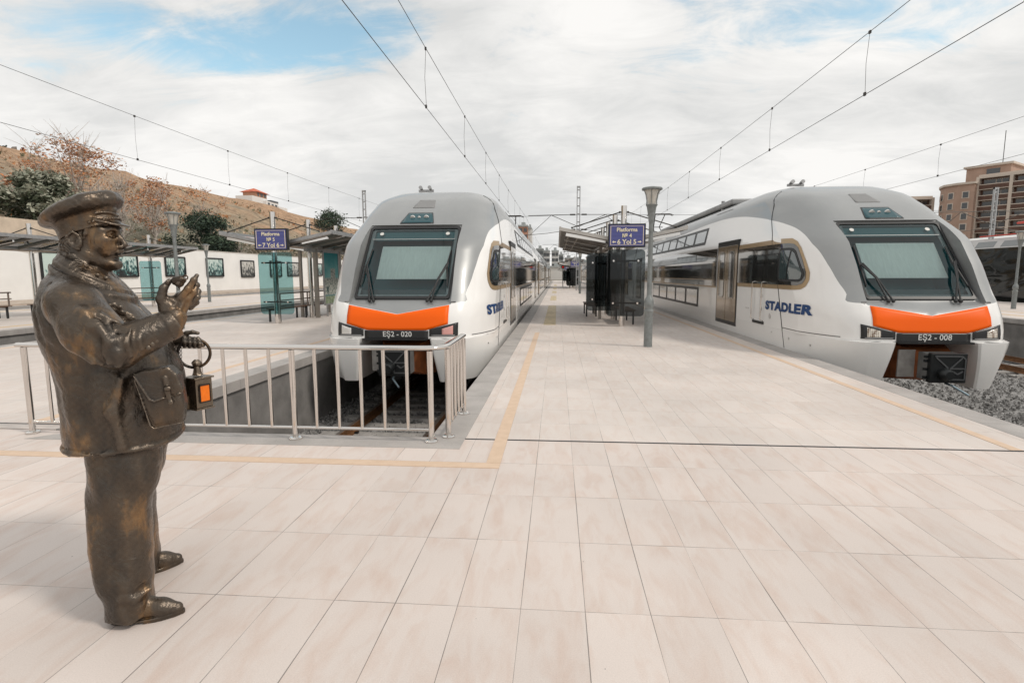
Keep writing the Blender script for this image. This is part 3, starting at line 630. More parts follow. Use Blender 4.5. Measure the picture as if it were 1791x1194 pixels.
        for z in np.linspace(.02, 3.50, 30):
            y = interp(z, [(0,1.9),(1.3,2.39),(2.4,2.93),(2.77,3.24),(3.18,3.52),(3.485,3.90),(3.7,4.6)])
            pts.append((s*(side_x(y, z)+.003), y, z))
        sm.tube(pts, .009, 5)
        sm.tube([(s*(side_x(y, .43)+.003), y, .43-.0*y) for y in np.linspace(.35, 2.05, 14)], .007, 5)
        sm.build('body_seam', MT['black'], t)
        # lettering
        vs, fs = text_mb('STADLER', .25, bold=.0135, align='LEFT', spacing=1.10)
        bmt = bmesh.new(); bv = [bmt.verts.new(v) for v in vs]
        for f_i in fs:
            try: bmt.faces.new([bv[q] for q in f_i])
            except ValueError: pass
        bmesh.ops.triangulate(bmt, faces=bmt.faces)
        for _ in range(3): bmesh.ops.subdivide_edges(bmt, edges=[e for e in bmt.edges if e.calc_length() > .05], cuts=1); bmesh.ops.triangulate(bmt, faces=bmt.faces)
        bmt.verts.index_update(); vs = [v.co.copy() for v in bmt.verts]; fs = [tuple(v.index for v in f.verts) for f in bmt.faces]; bmt.free()
        xmx = max(v.x for v in vs); k_ = 2.08/xmx
        out_ = []
        for v in vs:
            yy = (3.02 - v.x*k_) if s < 0 else (.95 + v.x*k_)
            zz_ = .775 + v.y*1.0
            out_.append((s*(side_x(yy, zz_)+.012), yy, zz_))
        tx = MB().add(out_, fs); tx.build('lettering', TBLUE, t)
    # roof gear
    rg = MB(); rg.box(-1.0, 1.0, 8.2, 20, 3.72, 3.90).box(-.7, .7, 20.5, 24.2, 3.75, 3.98); rg.build('roof_equipment', ROOFG, t, bevel=.05)
    hn = MB()
    for q in (-.12, .12): hn.tube([(q-.5, 4.78, 3.80), (q-.5, 4.6, 3.83)], [.03, .05], 10)
    hn.bar((-.7,4.75,3.76), (-.3,4.75,3.76), .05, .06); hn.build('horn', MT['galv'], t, smooth=40); MB().tube([(.4,7.2,3.75),(.4,7.2,3.95)], .04, 8).build('aerial', MT['galv'], t); MB().tube([(-.9,9.4,3.6),(-.9,9.4,3.98)], .06, 8).build('aerial', MT['galv'], t)
    for s in (-1, 1):
        vt = MB(); c_ = [(s*(W(z)+.01), y, z) for y, z in ((6.6,3.40),(8.2,3.40),(8.6,3.62),(7.2,3.62))]; vt.add(c_, [(0,1,2,3)]); vt.build('roof_vent', MT['black'], t)
    pg = MB(); Y = 25.6
    pg.tube([(-.8,Y,5.22),(-.6,Y,5.30),(.6,Y,5.30),(.8,Y,5.22)], .025, 6).tube([(-.8,Y+.35,5.22),(-.6,Y+.35,5.30),(.6,Y+.35,5.30),(.8,Y+.35,5.22)], .025, 6)
    for q in (-.3, .3): pg.tube([(q, Y+.2, 5.28), (q*.6, Y+1.4, 4.6), (q, Y+.3, 3.95)], .03, 6)
    pg.tube([(-.4, Y+1.4, 4.6), (.4, Y+1.4, 4.6)], .025, 6); pg.box(-.6, .6, Y-.2, Y+1.6, 3.85, 3.95)
    pg.build('pantograph', MT['wire'], t)
    # following cars
    for c in range(3):
        Yc = 25.0 + c*24.9; L_ = 24.4
        cm = MB(); zz = [-.44, .0, .4, 1.2, 2.3, 2.6, 2.9, 3.12, 3.3, 3.5, 3.64, 3.73, 3.79, 3.82]
        rws = [[(-W(z), Yc+L_, z), (-W(z), Yc, z), (0, Yc-.001, z), (W(z), Yc, z), (W(z), Yc+L_, z)] for z in zz]
        add_grid(cm, rws); cm.add([(-1.3,Yc-.7,-.4),(1.3,Yc-.7,-.4),(1.3,Yc+.2,-.4),(-1.3,Yc+.2,-.4),(-1.3,Yc-.7,3.3),(1.3,Yc-.7,3.3),(1.3,Yc+.2,3.3),(-1.3,Yc+.2,3.3)], [(0,1,5,4),(1,2,6,5),(3,0,4,7),(4,5,6,7)])
        car = cm.build('carriage', BODY, t); fixn(car); car.data.polygons.foreach_set('use_smooth', [True]*len(car.data.polygons)); car.data.set_sharp_from_angle(angle=R(25))
        for s in (-1, 1):
            def strip(nm, m, y0, y1, z0, z1, off):
                p = MB(); zz_ = [z0+(z1-z0)*k/3 for k in range(4)]
                add_grid(p, [[(s*(W(z)+off), y, z) for z in zz_] for y in (y0, y1)]); return p.build(nm, m, car)
            strip('belt_glass', BELT, Yc+.4, Yc+L_-.4, BZ0, BZ1, .010); strip('belt_frame', BRONZE, Yc+.4, Yc+L_-.4, BZ0-.05, BZ0, .010)
            for yc in (Yc+3.2, Yc+L_-2.4):
                p = MB().box(s*1.66, s*1.722, yc-.9, yc+.9, .17, 2.44); p.build('door', MT['black'], car)
                p = MB().box(s*1.66, s*1.732, yc-.84, yc-.02, .25, 2.36).box(s*1.66, s*1.732, yc+.02, yc+.84, .25, 2.36); p.build('door_leaf', BRONZE, car)
                p = MB().box(s*1.66, s*1.738, yc-.62, yc-.24, .95, 2.1).box(s*1.66, s*1.738, yc+.24, yc+.62, .95, 2.1); p.build('door_window', BELT, car)
            for zb, ztp, gl in ((2.50, 3.04, GLZ), (.46, 1.12, WGL)):
                strip('window_row', FRM, Yc+6.2, Yc+18.6, zb, ztp, .012)
                p = MB()
                for i in range(8):
                    a = Yc+6.2+i*1.55+.12
                    zz_ = [zb+.07, (zb+ztp)/2, ztp-.07]; add_grid(p, [[(s*(W(z)+.018), y, z) for z in zz_] for y in (a, a+1.31)])
                p.build('panes', gl, car)
    return t
train1 = make_train()
train2 = copy_tree(train1); train2.location = (6.45, 9.8, 0)
train2['label'] = 'white double-deck train at the right, on gravel with skirts and coupler in full view'
def honey():
    m = mat('honeycomb_lens', (.66,.62,.56), .2, coat=.8); nt = m.node_tree; b = nt.nodes['Principled BSDF']; tc = N(nt, 'ShaderNodeTexCoord'); v = N(nt, 'ShaderNodeTexVoronoi'); setin(v, Scale=34.0, Randomness=0.15); nt.links.new(tc.outputs['Object'], v.inputs['Vector'])
    r = N(nt, 'ShaderNodeValToRGB'); nt.links.new(v.outputs['Distance'], r.inputs[0]); e = r.color_ramp.elements; e[0].position = .38; e[0].color = (.72,.68,.60,1); e[1].position = .62; e[1].color = (.16,.09,.05,1); nt.links.new(r.outputs[0], b.inputs['Base Color']); return m
HON = honey()
for ch in train2.children:
    for g in ch.children:
        if g.name.startswith('lens'): g.data = g.data.copy(); g.data.materials.clear(); g.data.materials.append(HON)
def number(t, s):
    vs, fs = text_mb(s, .135, bold=.002, align='CENTER', spacing=1.02)
    MB().add([(v.x+.02, hull_y(v.x, .45)-.018, .42+v.y) for v in vs], fs).build('number', TWHITE, t)
number(train1, 'EŞ2 - 020'); number(train2, 'EŞ2 - 008')
# ------------------------------------------------------------------ shelters, signs, lamps, railing
ROOFP = mat('roof_sheet', (0.36, 0.345, 0.32), 0.55, 0.2, noise=0.15, nscale=3)
RIB = mat('roof_rib', (0.26, 0.245, 0.225), 0.5, 0.3)
MT['rframe'] = mat('roof_frame', (.30,.27,.24), .45, .6)
ROOFG2 = tinted('roof_glass', (0.30, 0.40, 0.42), 1.3)
DARKG = tinted('dark_tinted_glass', (0.40, 0.43, 0.44), 1.40)
TEALG = tinted('teal_tinted_glass', (0.55, 0.73, 0.745), 1.40)
def make_shelter(npole, sheet, glass, label, mirror=1):
    t = empty('platform_shelter', (0, 0, 0), label, 'shelter', 'butterfly roof shelters on the platforms')
    L = (npole-1)*2.5
    ya, yb = (0.12, L+0.4) if npole > 2 else (-1.0, L+1.0)
    for i in range(npole):
        MB().tube([(0, i*2.5, 0), (0, i*2.5, 3.56)], .085, 16).build('post', MT['steel'], t, smooth=40)
    for i in range(npole):
        for s in (-1, 1):
            a = MB(); y = i*2.5
            a.tube([(s*.10, y, 3.38), (s*1.55, y, 2.93)], .018, 6); a.sphere((s*.12, y, 3.375), .035).sphere((s*1.52, y, 2.94), .03)
            a.build('stay_rod', MT['wire'], t)
    for s in (-1, 1):
        w_ = MB()
        za, zb = 2.58, 2.90
        w_.add([(s*.35, ya, za), (s*1.85, ya, zb), (s*1.85, yb, zb), (s*.35, yb, za), (s*.35, ya, za+.05), (s*1.85, ya, zb+.05), (s*1.85, yb, zb+.05), (s*.35, yb, za+.05)], [(0,3,2,1) if s > 0 else (0,1,2,3), (4,5,6,7), (0,1,5,4), (1,2,6,5), (2,3,7,6), (3,0,4,7)])
        wo = w_.build('roof_wing', sheet, t); fixn(wo)
        r = MB()
        if sheet is ROOFP:
            n_ = int((yb-ya)/.28)
            for k in range(n_+1):
                y = ya+.06+(yb-ya-.12)*k/n_; r.bar((s*.37, y, za-.02), (s*1.83, y, zb-.02), .10, .05)
            r.build('roof_ribs', RIB, wo)
            r = MB(); r.bar((s*1.60, ya+.1, zb-.10), (s*1.60, yb-.1, zb-.10), .03, .03).bar((s*1.30, ya+.1, zb-.165), (s*1.30, yb-.1, zb-.165), .03, .03); r.build('roof_strip', mat('pale_strip', (.55,.5,.42), .5), wo)
        else:
            n_ = int((yb-ya)/.9)
            for k in range(n_+1):
                y = ya+.03+(yb-ya-.06)*k/n_; MB().bar((s*.37, y, za-.02), (s*1.83, y, zb-.02), .06, .09).build('roof_rib', MT['rframe'], wo)
        e = MB(); e.bar((s*1.87, ya, zb+.03), (s*1.87, yb, zb+.03), .06, .12).bar((s*.33, ya, za), (s*.33, yb, za), .08, .12)
        e.bar((s*.30, ya, za+.02), (s*1.88, ya, zb+.02), .05, .10); e.build('roof_edge', MT['galv'] if sheet is not ROOFP else mat('pale_edge', (.50,.48,.45), .5, .2), wo)
        for i in range(npole):
            yy = i*2.5+(.25 if i == 0 else 0); a = MB(); a.bar((s*.07, yy, 2.46), (s*1.7, yy, 2.76), .06, .09); a.build('roof_arm', MT['steel'], t)
    MB().bar((0, ya, 2.55), (0, yb, 2.55), .14, .12).build('gutter', mat('brown_gutter', (.22,.17,.13), .5, .3), t)
    if npole > 2:
        for x in (-.45,):
            f = MB()
            for y in (2.7, 5.1): f.bar((x, y, 0), (x, y, 2.55), .10, .10)
            f.bar((x, 2.7, 2.5), (x, 5.1, 2.5), .08, .08); f.build('side_frame', mat('brown_steel', (.30,.27,.24), .35, .8), t)
    return t
def make_panel(glass, label, loc, wdt=1.12, z0=.31, z1=2.28, group=None):
    p = MB(); r = .12; pts = []
    for cx, cz, a0 in ((wdt/2-r, z0+r, -90), (wdt/2-r, z1-r, 0), (-wdt/2+r, z1-r, 90), (-wdt/2+r, z0+r, 180)):
        for k in range(6):
            a = R(a0+k*18); pts.append((cx+r*cos(a), cz+r*sin(a)))
    t = empty('glass_panel', loc, label, 'glass panel', group or 'tinted glass panels bolted to shelter posts')
    p.prism(pts, -.006, .006); p.build('pane', glass, t)
    for z in (.70, 1.95):
        b = MB().box(-.47, .47, .01, .045, z-.025, z+.025); bo = b.build('clamp_bar', MT['black'], t)
        for x in (-.36, .36):
            MB().tube([(x, -.02, z), (x, .0, z)], .028, 12).build('bolt', MT['steel'], bo)
    return t
BLUE = mat('led_sign_face', (0.045, 0.05, 0.27), 0.5)
def led_face():
    m = BLUE; nt = m.node_tree; b = nt.nodes['Principled BSDF']; tc = N(nt, 'ShaderNodeTexCoord'); sp = N(nt, 'ShaderNodeSeparateXYZ'); nt.links.new(tc.outputs['Object'], sp.inputs[0])
    f = M(nt, 'FRACT', M(nt, 'MULTIPLY', sp.outputs[2], 26)); k = M(nt, 'ADD', 0.75, M(nt, 'MULTIPLY', M(nt, 'LESS_THAN', f, 0.25), 0.9))
    vm = N(nt, 'ShaderNodeVectorMath', operation='SCALE'); vm.inputs[0].default_value = (0.06, 0.066, 0.20); nt.links.new(k, vm.inputs['Scale']); nt.links.new(vm.outputs[0], b.inputs['Base Color'])
    nt.links.new(vm.outputs[0], b.inputs['Emission Color']); b.inputs['Emission Strength'].default_value = 0.15
led_face()
LED = mat('led_letters', (0.80, 0.72, 0.52), 0.5, emit=0.0)
def make_sign(loc, l2, l3, label, side=0):
    t = empty('platform_sign', loc, label, 'sign', 'blue platform number signs')
    MB().box(-.54, .54, 0, .14, 0, .68).build('case', MT['black'], t, bevel=.008)
    MB().box(-.50, .50, -.006, .02, .04, .64).build('display', BLUE, t)
    fr = MB()
    for a, b in (((-.47,.07),(.47,.07)), ((-.47,.61),(.47,.61)), ((-.47,.07),(-.47,.61)), ((.47,.07),(.47,.61))): fr.bar((a[0],-.010,a[1]), (b[0],-.010,b[1]), .014, .008)
    fr.build('border', mat('led_border', (.62,.52,.36), .5, emit=.2), t)
    for s, z, sz in (('Platforma', .455, .155), (l2, .285, .15), (l3, .095, .19)):
        vs, fs = text_mb(s, sz, bold=.004, align='CENTER')
        MB().add([(v.x, -.012, z+v.y) for v in vs], fs).build('lettering', LED, t)
    ar = MB()
    for s in (-1, 1):
        x = s*.425; ar.add([(x, -.012, .155), (x-s*.05, -.012, .155+.04), (x-s*.05, -.012, .155+.014), (x-s*.11, -.012, .155+.014), (x-s*.11, -.012, .155-.014), (x-s*.05, -.012, .155-.014), (x-s*.05, -.012, .155-.04)], [(0,1,2,3,4,5,6)])
    ar.build('arrows', LED, t)
    MB().box(-.04, .04, .10, .30, .2, .5).build('bracket', MT['black'], t)
    return t
# platform 4
sh = make_shelter(5, ROOFP, DARKG, 'slatted butterfly roof shelter on steel posts, nearest on the middle platform')
sh.location = (1.96, 16.62, 0)
for k, Y in enumerate((61, 105, 149)):
    c = copy_tree(sh); c.location = (1.96, Y, 0); c['label'] = ['second slatted shelter along the middle platform, beyond the thin mast', 'third slatted shelter along the middle platform, far off', 'farthest slatted shelter on the middle platform'][k]
make_sign((2.03, 16.36, 2.34), '№ 4', '6 Yol 5', 'blue sign reading Platforma № 4, 6 Yol 5, on the middle platform')
g4 = make_panel(DARKG, 'black tinted glass panel under the Platforma № 4 sign', (2.03, 16.46, 0))
make_panel(DARKG, 'black tinted glass panel on the second post, left behind the nearest one', (1.58, 19.0, 0)); make_panel(DARKG, 'black tinted glass panel at the third post of the middle shelter', (1.7, 21.5, 0)); 
for k, Y in enumerate((60.8, 63.3, 65.8, 104.8, 107.3)): make_panel(DARKG, ['nearest dark glass panel of the second shelter on the middle platform', 'middle dark glass panel of the second shelter on the middle platform', 'last dark glass panel of the second shelter on the middle platform', 'nearer dark glass panel of the third shelter on the middle platform', 'farther dark glass panel of the third shelter on the middle platform'][k], (1.75, Y, 0), 1.3)
for k, Y in enumerate((60.6, 104.6)): make_sign((1.98, Y, 2.34), '№ 4', '6 Yol 5', ['tiny blue platform sign on the second shelter of the middle platform', 'farthest blue platform sign on the middle platform'][k])
def make_bench(loc, L, label, back=True, rz=0):
    t = empty('bench', loc, label, 'bench', 'slatted benches in the shelters', rz)
    for k in range(5): MB().box(-.22+k*.095, -.14+k*.095, 0, L, .43, .46).build('slat', MT['wood'], t)
    for y in (.15, L-.15):
        MB().box(-.20, -.15, y-.03, y+.03, 0, .43).box(.15, .20, y-.03, y+.03, 0, .43).box(-.2, .2, y-.03, y+.03, .39, .43).build('leg', MT['black'], t)
    if back:
        b = MB().bar((.23, 0, .95), (.23, L, .95), .04, .05).bar((.23, 0, .72), (.23, L, .72), .03, .04)
        for y in (.1, L-.1): b.bar((.23, y, .44), (.23, y, .97), .04, .04)
        b.build('backrest', mat('brown_frame', (.25,.2,.17), .4, .6), t)
    return t
make_bench((2.2, 17.0, 0), 1.9, 'brown slatted bench seen through the black glass panel', False)
make_bench((1.28, 20.2, 0), 2.0, 'brown slatted bench just left of the black glass panel', False)
# platform 5
sh5 = make_shelter(5, ROOFG2, TEALG, 'glass roofed shelter on the left platform behind the Platforma № 5 sign'); sh5.location = (-9.08, 17.02, 0)
make_sign((-9.02, 16.74, 2.34), '№ 5', '7 Yol 6', 'blue sign reading Platforma № 5, 7 Yol 6, on the left platform')
make_panel(TEALG, 'teal tinted glass panel under the Platforma № 5 sign', (-8.97, 16.84, 0))
fr = empty('shelter_frame', (-8.75, 19.3, 0), 'brown steel frame with the poster under the left shelter roof', 'frame')
for y in (0.0, 2.15): MB().bar((0, y, 0), (0, y, 2.5), .13, .13).build('post', mat('brown_steel', (.30,.27,.24), .35, .8), fr)
MB().bar((0, -.8, 2.44), (0, 3.2, 2.44), .10, .12).build('beam', MT['galv'], fr)
# poster: castle wall under a teal sky, a lawn with a fountain (generic)
def poster_mat():
    m = mat('poster_print', (0.3, 0.5, 0.5), 0.65, spec=.2); nt = m.node_tree; b = nt.nodes['Principled BSDF']
    tc = N(nt, 'ShaderNodeTexCoord'); sp = N(nt, 'ShaderNodeSeparateXYZ'); nt.links.new(tc.outputs['Object'], sp.inputs[0])
    z = sp.outputs[2]; y = sp.outputs[1]
    n = N(nt, 'ShaderNodeTexNoise'); setin(n, Scale=3.0, Detail=6.0); nt.links.new(tc.outputs['Object'], n.inputs['Vector'])
    n2 = N(nt, 'ShaderNodeTexNoise'); setin(n2, Scale=11.0, Detail=6.0, Roughness=.7); nt.links.new(tc.outputs['Object'], n2.inputs['Vector'])
    def mixc(f, a, b_):
        x = N(nt, 'ShaderNodeMix', data_type='RGBA'); nt.links.new(f, x.inputs[0])
        for i, v in ((6, a), (7, b_)):
            if hasattr(v, 'is_output'): nt.links.new(v, x.inputs[i])
            else: x.inputs[i].default_value = (*v, 1)
        return x.outputs[2]
    skyc = mixc(M(nt, 'MULTIPLY', M(nt, 'SUBTRACT', 2.45, z, clamp=True), n.outputs['Fac'], clamp=True), (0.015, 0.22, 0.25), (0.34, 0.56, 0.52))
    wall = mixc(M(nt, 'MULTIPLY', M(nt, 'SUBTRACT', n2.outputs['Fac'], .35), 3.0, clamp=True), (0.04, 0.09, 0.08), (0.66, 0.64, 0.58))
    lawn = mixc(M(nt, 'MULTIPLY', M(nt, 'SUBTRACT', n2.outputs['Fac'], .35), 3.0, clamp=True), (0.07, 0.12, 0.06), (0.40, 0.44, 0.32))
    cren = M(nt, 'MULTIPLY', M(nt, 'GREATER_THAN', M(nt, 'FRACT', M(nt, 'MULTIPLY', y, 14)), .5), .05)
    tower = M(nt, 'MULTIPLY', M(nt, 'MULTIPLY', M(nt, 'GREATER_THAN', y, .62), M(nt, 'LESS_THAN', y, 1.05)), .36)
    top = M(nt, 'ADD', M(nt, 'ADD', 1.42, cren), tower)
    c = mixc(M(nt, 'LESS_THAN', z, top), skyc, wall)
    c = mixc(M(nt, 'LESS_THAN', z, .82), c, (0.12, 0.2, 0.2)); c = mixc(M(nt, 'LESS_THAN', z, .76), c, lawn)
    fx = M(nt, 'ABSOLUTE', M(nt, 'SUBTRACT', y, .30)); f1 = M(nt, 'MULTIPLY', M(nt, 'LESS_THAN', fx, M(nt, 'MULTIPLY', M(nt, 'SUBTRACT', z, .78), .35)), M(nt, 'MULTIPLY', M(nt, 'LESS_THAN', z, 1.12), M(nt, 'GREATER_THAN', z, .8)))
    c = mixc(f1, c, (0.06, 0.09, 0.09))
    nt.links.new(c, b.inputs['Base Color']); return m
po = empty('poster', (-8.66, 19.75, 0), 'framed poster of an old castle wall under a teal sky', 'poster')
MB().box(-.03, .0, 0, 1.38, .46, 2.42).build('print', poster_mat(), po)
f_ = MB()
for a, b in (((0,.46),(1.38,.46)), ((0,2.42),(1.38,2.42)), ((0,.46),(0,2.42)), ((1.38,.46),(1.38,2.42))): f_.bar((-.005, a[0], a[1]), (-.005, b[0], b[1]), .05, .06)
f_.build('frame', MT['galv'], po)
# camera-facing copy of the same print on the platform side is the one seen; legs
for y_ in (.25, 1.1): MB().bar((-.02, y_, 0), (-.02, y_, .46), .05, .05).build('leg', MT['galv'], po)
make_bench((-9.4, 17.3, 0), 2.2, 'long bench with rail back beside the teal glass panel'); make_bench((-9.4, 20.0, 0), 2.2, 'bench with rail back farther in the left shelter')
# platform 6
s6 = make_shelter(2, ROOFG2, TEALG, 'small glass roofed shelter behind the raised hand of the statue'); s6.location = (-20.3, 23.4, 0)
s6b = copy_tree(s6); s6b.location = (-20.3, 17.2, 0); s6b['label'] = 'small glass roofed shelter at the left picture edge, behind the statue back'
for k, (y, d) in enumerate(((25.8, 'teal tinted glass panel in the small shelter between the wall photographs'), (16.9, 'teal tinted glass panel at the left picture edge'))): make_panel(TEALG, d, (-20.25, y, 0), 1.15)
make_bench((-20.4, 19.6, 0), 3.4, 'bench with rail back behind the shoulder of the statue'); make_bench((-20.4, 16.0, 0), 2.6, 'bench with rail back at the left picture edge'); make_bench((-20.4, 23.2, 0), 3.6, 'bench with rail back behind the chest of the statue')
# street lamps
LGL = mat('lamp_glass', (0.62, 0.59, 0.53), 0.25, coat=.5, alpha=.75)
def make_lamp(loc, label):
    t = empty('street_lamp', loc, label, 'street lamp', 'grey platform lamps with flared heads')
    MB().lathe([(.092,0),(.092,.03),(.088,.5),(.092,.74),(.105,.78),(.085,.80),(.085,.84),(.10,.88),(.105,.95),(.098,1.0),(.09,1.03),(.06,1.07),(.052,1.12),(.048,2.62),(.06,2.68),(.062,2.72),(.10,2.95),(.125,3.0)], n=20).build('pole', MT['lampgrey'], t, smooth=35)
    MB().lathe([(.085,3.0),(.10,3.08),(.125,3.18),(.165,3.29)], n=20).build('lamp_glass', LGL, t, smooth=60)
    MB().lathe([(.05,3.02),(.055,3.1),(.06,3.16),(.03,3.2),(.0,3.2)], n=12).build('bulb', mat('bulb_glass', (.8,.76,.68), .2), t, smooth=60)
    MB().lathe([(.155,3.285),(.21,3.30),(.215,3.325),(.20,3.345),(.06,3.37),(.0,3.375)], n=24).build('lamp_cap', MT['lampgrey'], t, smooth=35)
    c = MB()
    for k in range(6):
        a = 2*pi*k/6+.3; c.tube([(r*cos(a), r*sin(a), z) for r, z in ((.12,2.99),(.115,3.08),(.14,3.2),(.19,3.31))], .008, 5)
    c.build('cage', MT['lampgrey'], t)
    return t
la = make_lamp((1.97, 11.86, 0), 'tall grey lamp post beside the Platforma № 4 sign')
def lamp(x, y, d):
    c = copy_tree(la); c.location = (x, y, 0); c['label'] = d
lamp(-11.0, 15.05, 'grey lamp post rising behind the raised hand of the statue'); lamp(-20.46, 30.6, 'small grey lamp post before the white wall, left of the Platforma № 5 sign')
lamp(1.87, 44.9, 'small lamp post far along the middle platform'); lamp(20.0, 25.6, 'grey lamp post at the right picture edge before the black fence'); lamp(1.9, 78, 'farthest lamp post on the middle platform')
# pylons with cross arms
GALV = MT['galv']
def make_pylon(loc, label, arms, h=10.0):
    t = empty('catenary_mast', loc, label, 'mast', 'lattice masts carrying the overhead wires')
    for s in (-1, 1): MB().box(s*.13-.04, s*.13+.04, -.09, .09, 0, h).build('leg', GALV, t)
    b = MB(); z = .5
    while z < h: b.box(-.10, .10, -.07, .07, z, z+.10); z += .75
    b.box(-.17, .17, -.1, .1, h-.15, h); b.build('batten_plates', GALV, t)
    for s in arms:
        a = MB(); a.tube([(0, 0, 7.25), (s*4.8, 0, 7.2)], .03, 6).tube([(0, 0, 5.9), (s*3.0, 0, 5.5), (s*4.9, 0, 5.35)], .025, 6).tube([(0, 0, 6.1), (s*2.6, 0, 7.22)], .03, 6).tube([(s*2.6,0,7.2),(s*4.6,0,5.4)], .022, 6)
        a.tube([(s*.3, 0, 7.25), (s*.8, 0, 7.25)], .07, 8).tube([(s*.3, 0, 5.86), (s*.8, 0, 5.8)], .07, 8); a.build('bracket_arm', MT['wire'], t)
    return t
make_pylon((2.0, 53.5, 0), 'thin lattice mast rising above the middle platform roof', (-1, 1), 9.9)
make_pylon((-19.2, 54, 0), 'lattice mast just left of the left train roof', (-1, 1), 9.9); make_pylon((36.7, 50, -.5), 'pale lattice mast before the brown apartment block', (-1, 1), 9.2)
for k, Y in enumerate((105, 155)): make_pylon((2.0, Y, 0), ['second lattice mast far along the middle platform', 'farthest lattice mast on the middle platform'][k], (-1, 1), 9.9)
# overhead wires
def wire(xc, label, y0=-6, zc=5.3, zm=6.95):
    t = empty('overhead_wire', (xc, y0, 0), label, 'overhead wire', 'overhead wires along the tracks')
    def zmes(y): 
        p = ((y+13) % 66)/66; return zm - .75*(1-(2*p-1)**2)*.55
    MB().tube([(0, y-y0, zc) for y in range(y0, 160, 6)], .0068, 5).build('contact_wire', MT['wire'], t)
    MB().tube([(.02, y-y0, zmes(y)) for y in range(y0, 160, 3)], .0068, 5).build('messenger_wire', MT['wire'], t)
    y = 12.6
    ys = [y-5.2*k for k in range(1, 4)]+[y+5.2*k for k in range(0, 22)]
    for yy in ys:
        if yy < y0: continue
        d = MB(); zt = zmes(yy); d.tube([(.02, yy-y0, zt), (-.015, yy-y0, (zt+zc)/2), (.01, yy-y0, zc)], .0045, 4)
        d.box(-.015, .02, yy-y0-.03, yy-y0+.03, zc-.02, zc+.05).box(0, .035, yy-y0-.03, yy-y0+.03, zt-.04, zt+.02); d.build('dropper', MT['wire'], t)
    return t
wire(-2.97, 'pair of overhead wires running above the left train'); wire(6.45, 'pair of overhead wires running above the right train')
wire(-14.1, 'pair of overhead wires crossing the sky at upper left', zc=5.42, zm=7.25)
wire(14.7, 'overhead wires above the empty track at the right edge', zc=5.3, zm=6.9)
# span wires across
def span(y, z, x0, x1, label):
    o = MB().tube([(x0, y, z), ((x0+x1)/2, y, z-.25), (x1, y, z)], .016, 5).build('span_wire', MT['wire']); tag(o, label, 'span wire', 'cross wires between the masts')
span(53.5, 7.25, -19, 2, 'cross wire between the left mast and the middle mast'); span(53.5, 7.25, 2, 36, 'cross wire from the middle mast to the right mast')

# steel railing round the pit mouth
def make_railing():
    t = empty('steel_railing', (-5.2, 4.86, 0), 'polished steel railing around the mouth of the left track pit', 'railing')
    S_ = MT['steel']
    def post(x, y, zb=.003):
        p = MB().tube([(x, y, zb), (x, y, .86)], .027, 14).build('post', S_, t, smooth=40)
        MB().lathe([(.062,0),(.062,.012),(.05,.022),(.03,.024)], (x, y, zb), 20).build('base_plate', S_, p, smooth=30)
    xs = [0, 1.36, 2.72, 4.04]
    for x in xs: post(x, 0)
    post(4.17, .16); post(4.17, 1.04)
    tp = [(-.06, 0, .885), (3.96, 0, .885)]
    for k in range(1, 7):
        a = R(-90+k*15); tp.append((3.96+.2*cos(a)+.0, .2+.2*sin(a), .885))
    tp.append((4.16, 1.07, .885))
    # flattened oval handrail
    h = MB(); n = 14; vs = []
    for i, p in enumerate(tp):
        a = Vector(tp[max(0, i-1)]); b = Vector(tp[min(len(tp)-1, i+1)]); d = (b-a).normalized(); sd_ = Vector((d.y, -d.x, 0))
        for j in range(n): vs.append(Vector(p)+sd_*(.040*cos(2*pi*j/n))+Vector((0,0,.024*sin(2*pi*j/n))))
    k = len(tp); h.add(vs, [(i*n+j, i*n+(j+1) % n, (i+1)*n+(j+1) % n, (i+1)*n+j) for i in range(k-1) for j in range(n)]+[tuple(range(n-1,-1,-1)), tuple((k-1)*n+j for j in range(n))])
    fixn(h.build('handrail', S_, t, smooth=50))
    for a, b in zip(xs, xs[1:]):
        MB().tube([(a+.02, 0, .115), (b-.02, 0, .115)], .014, 10).build('bottom_rail', S_, t, smooth=50)
    MB().tube([(4.17, .18, .115), (4.17, 1.02, .115)], .014, 10).build('bottom_rail', S_, t, smooth=50)
    for a, b, n_ in ((0, 1.36, 5), (1.36, 2.72, 5), (2.72, 4.04, 5)):
        for i in range(1, n_+1):
            x = a+(b-a)*i/(n_+1); MB().tube([(x, 0, .12), (x, 0, .87)], .0165, 12).build('baluster', S_, t, smooth=50)
    for i in range(1, 5):
        y = .16+.88*i/5; MB().tube([(4.17, y, .12), (4.17, y, .87)], .0165, 12).build('baluster', S_, t, smooth=50)
    return t
make_railing()
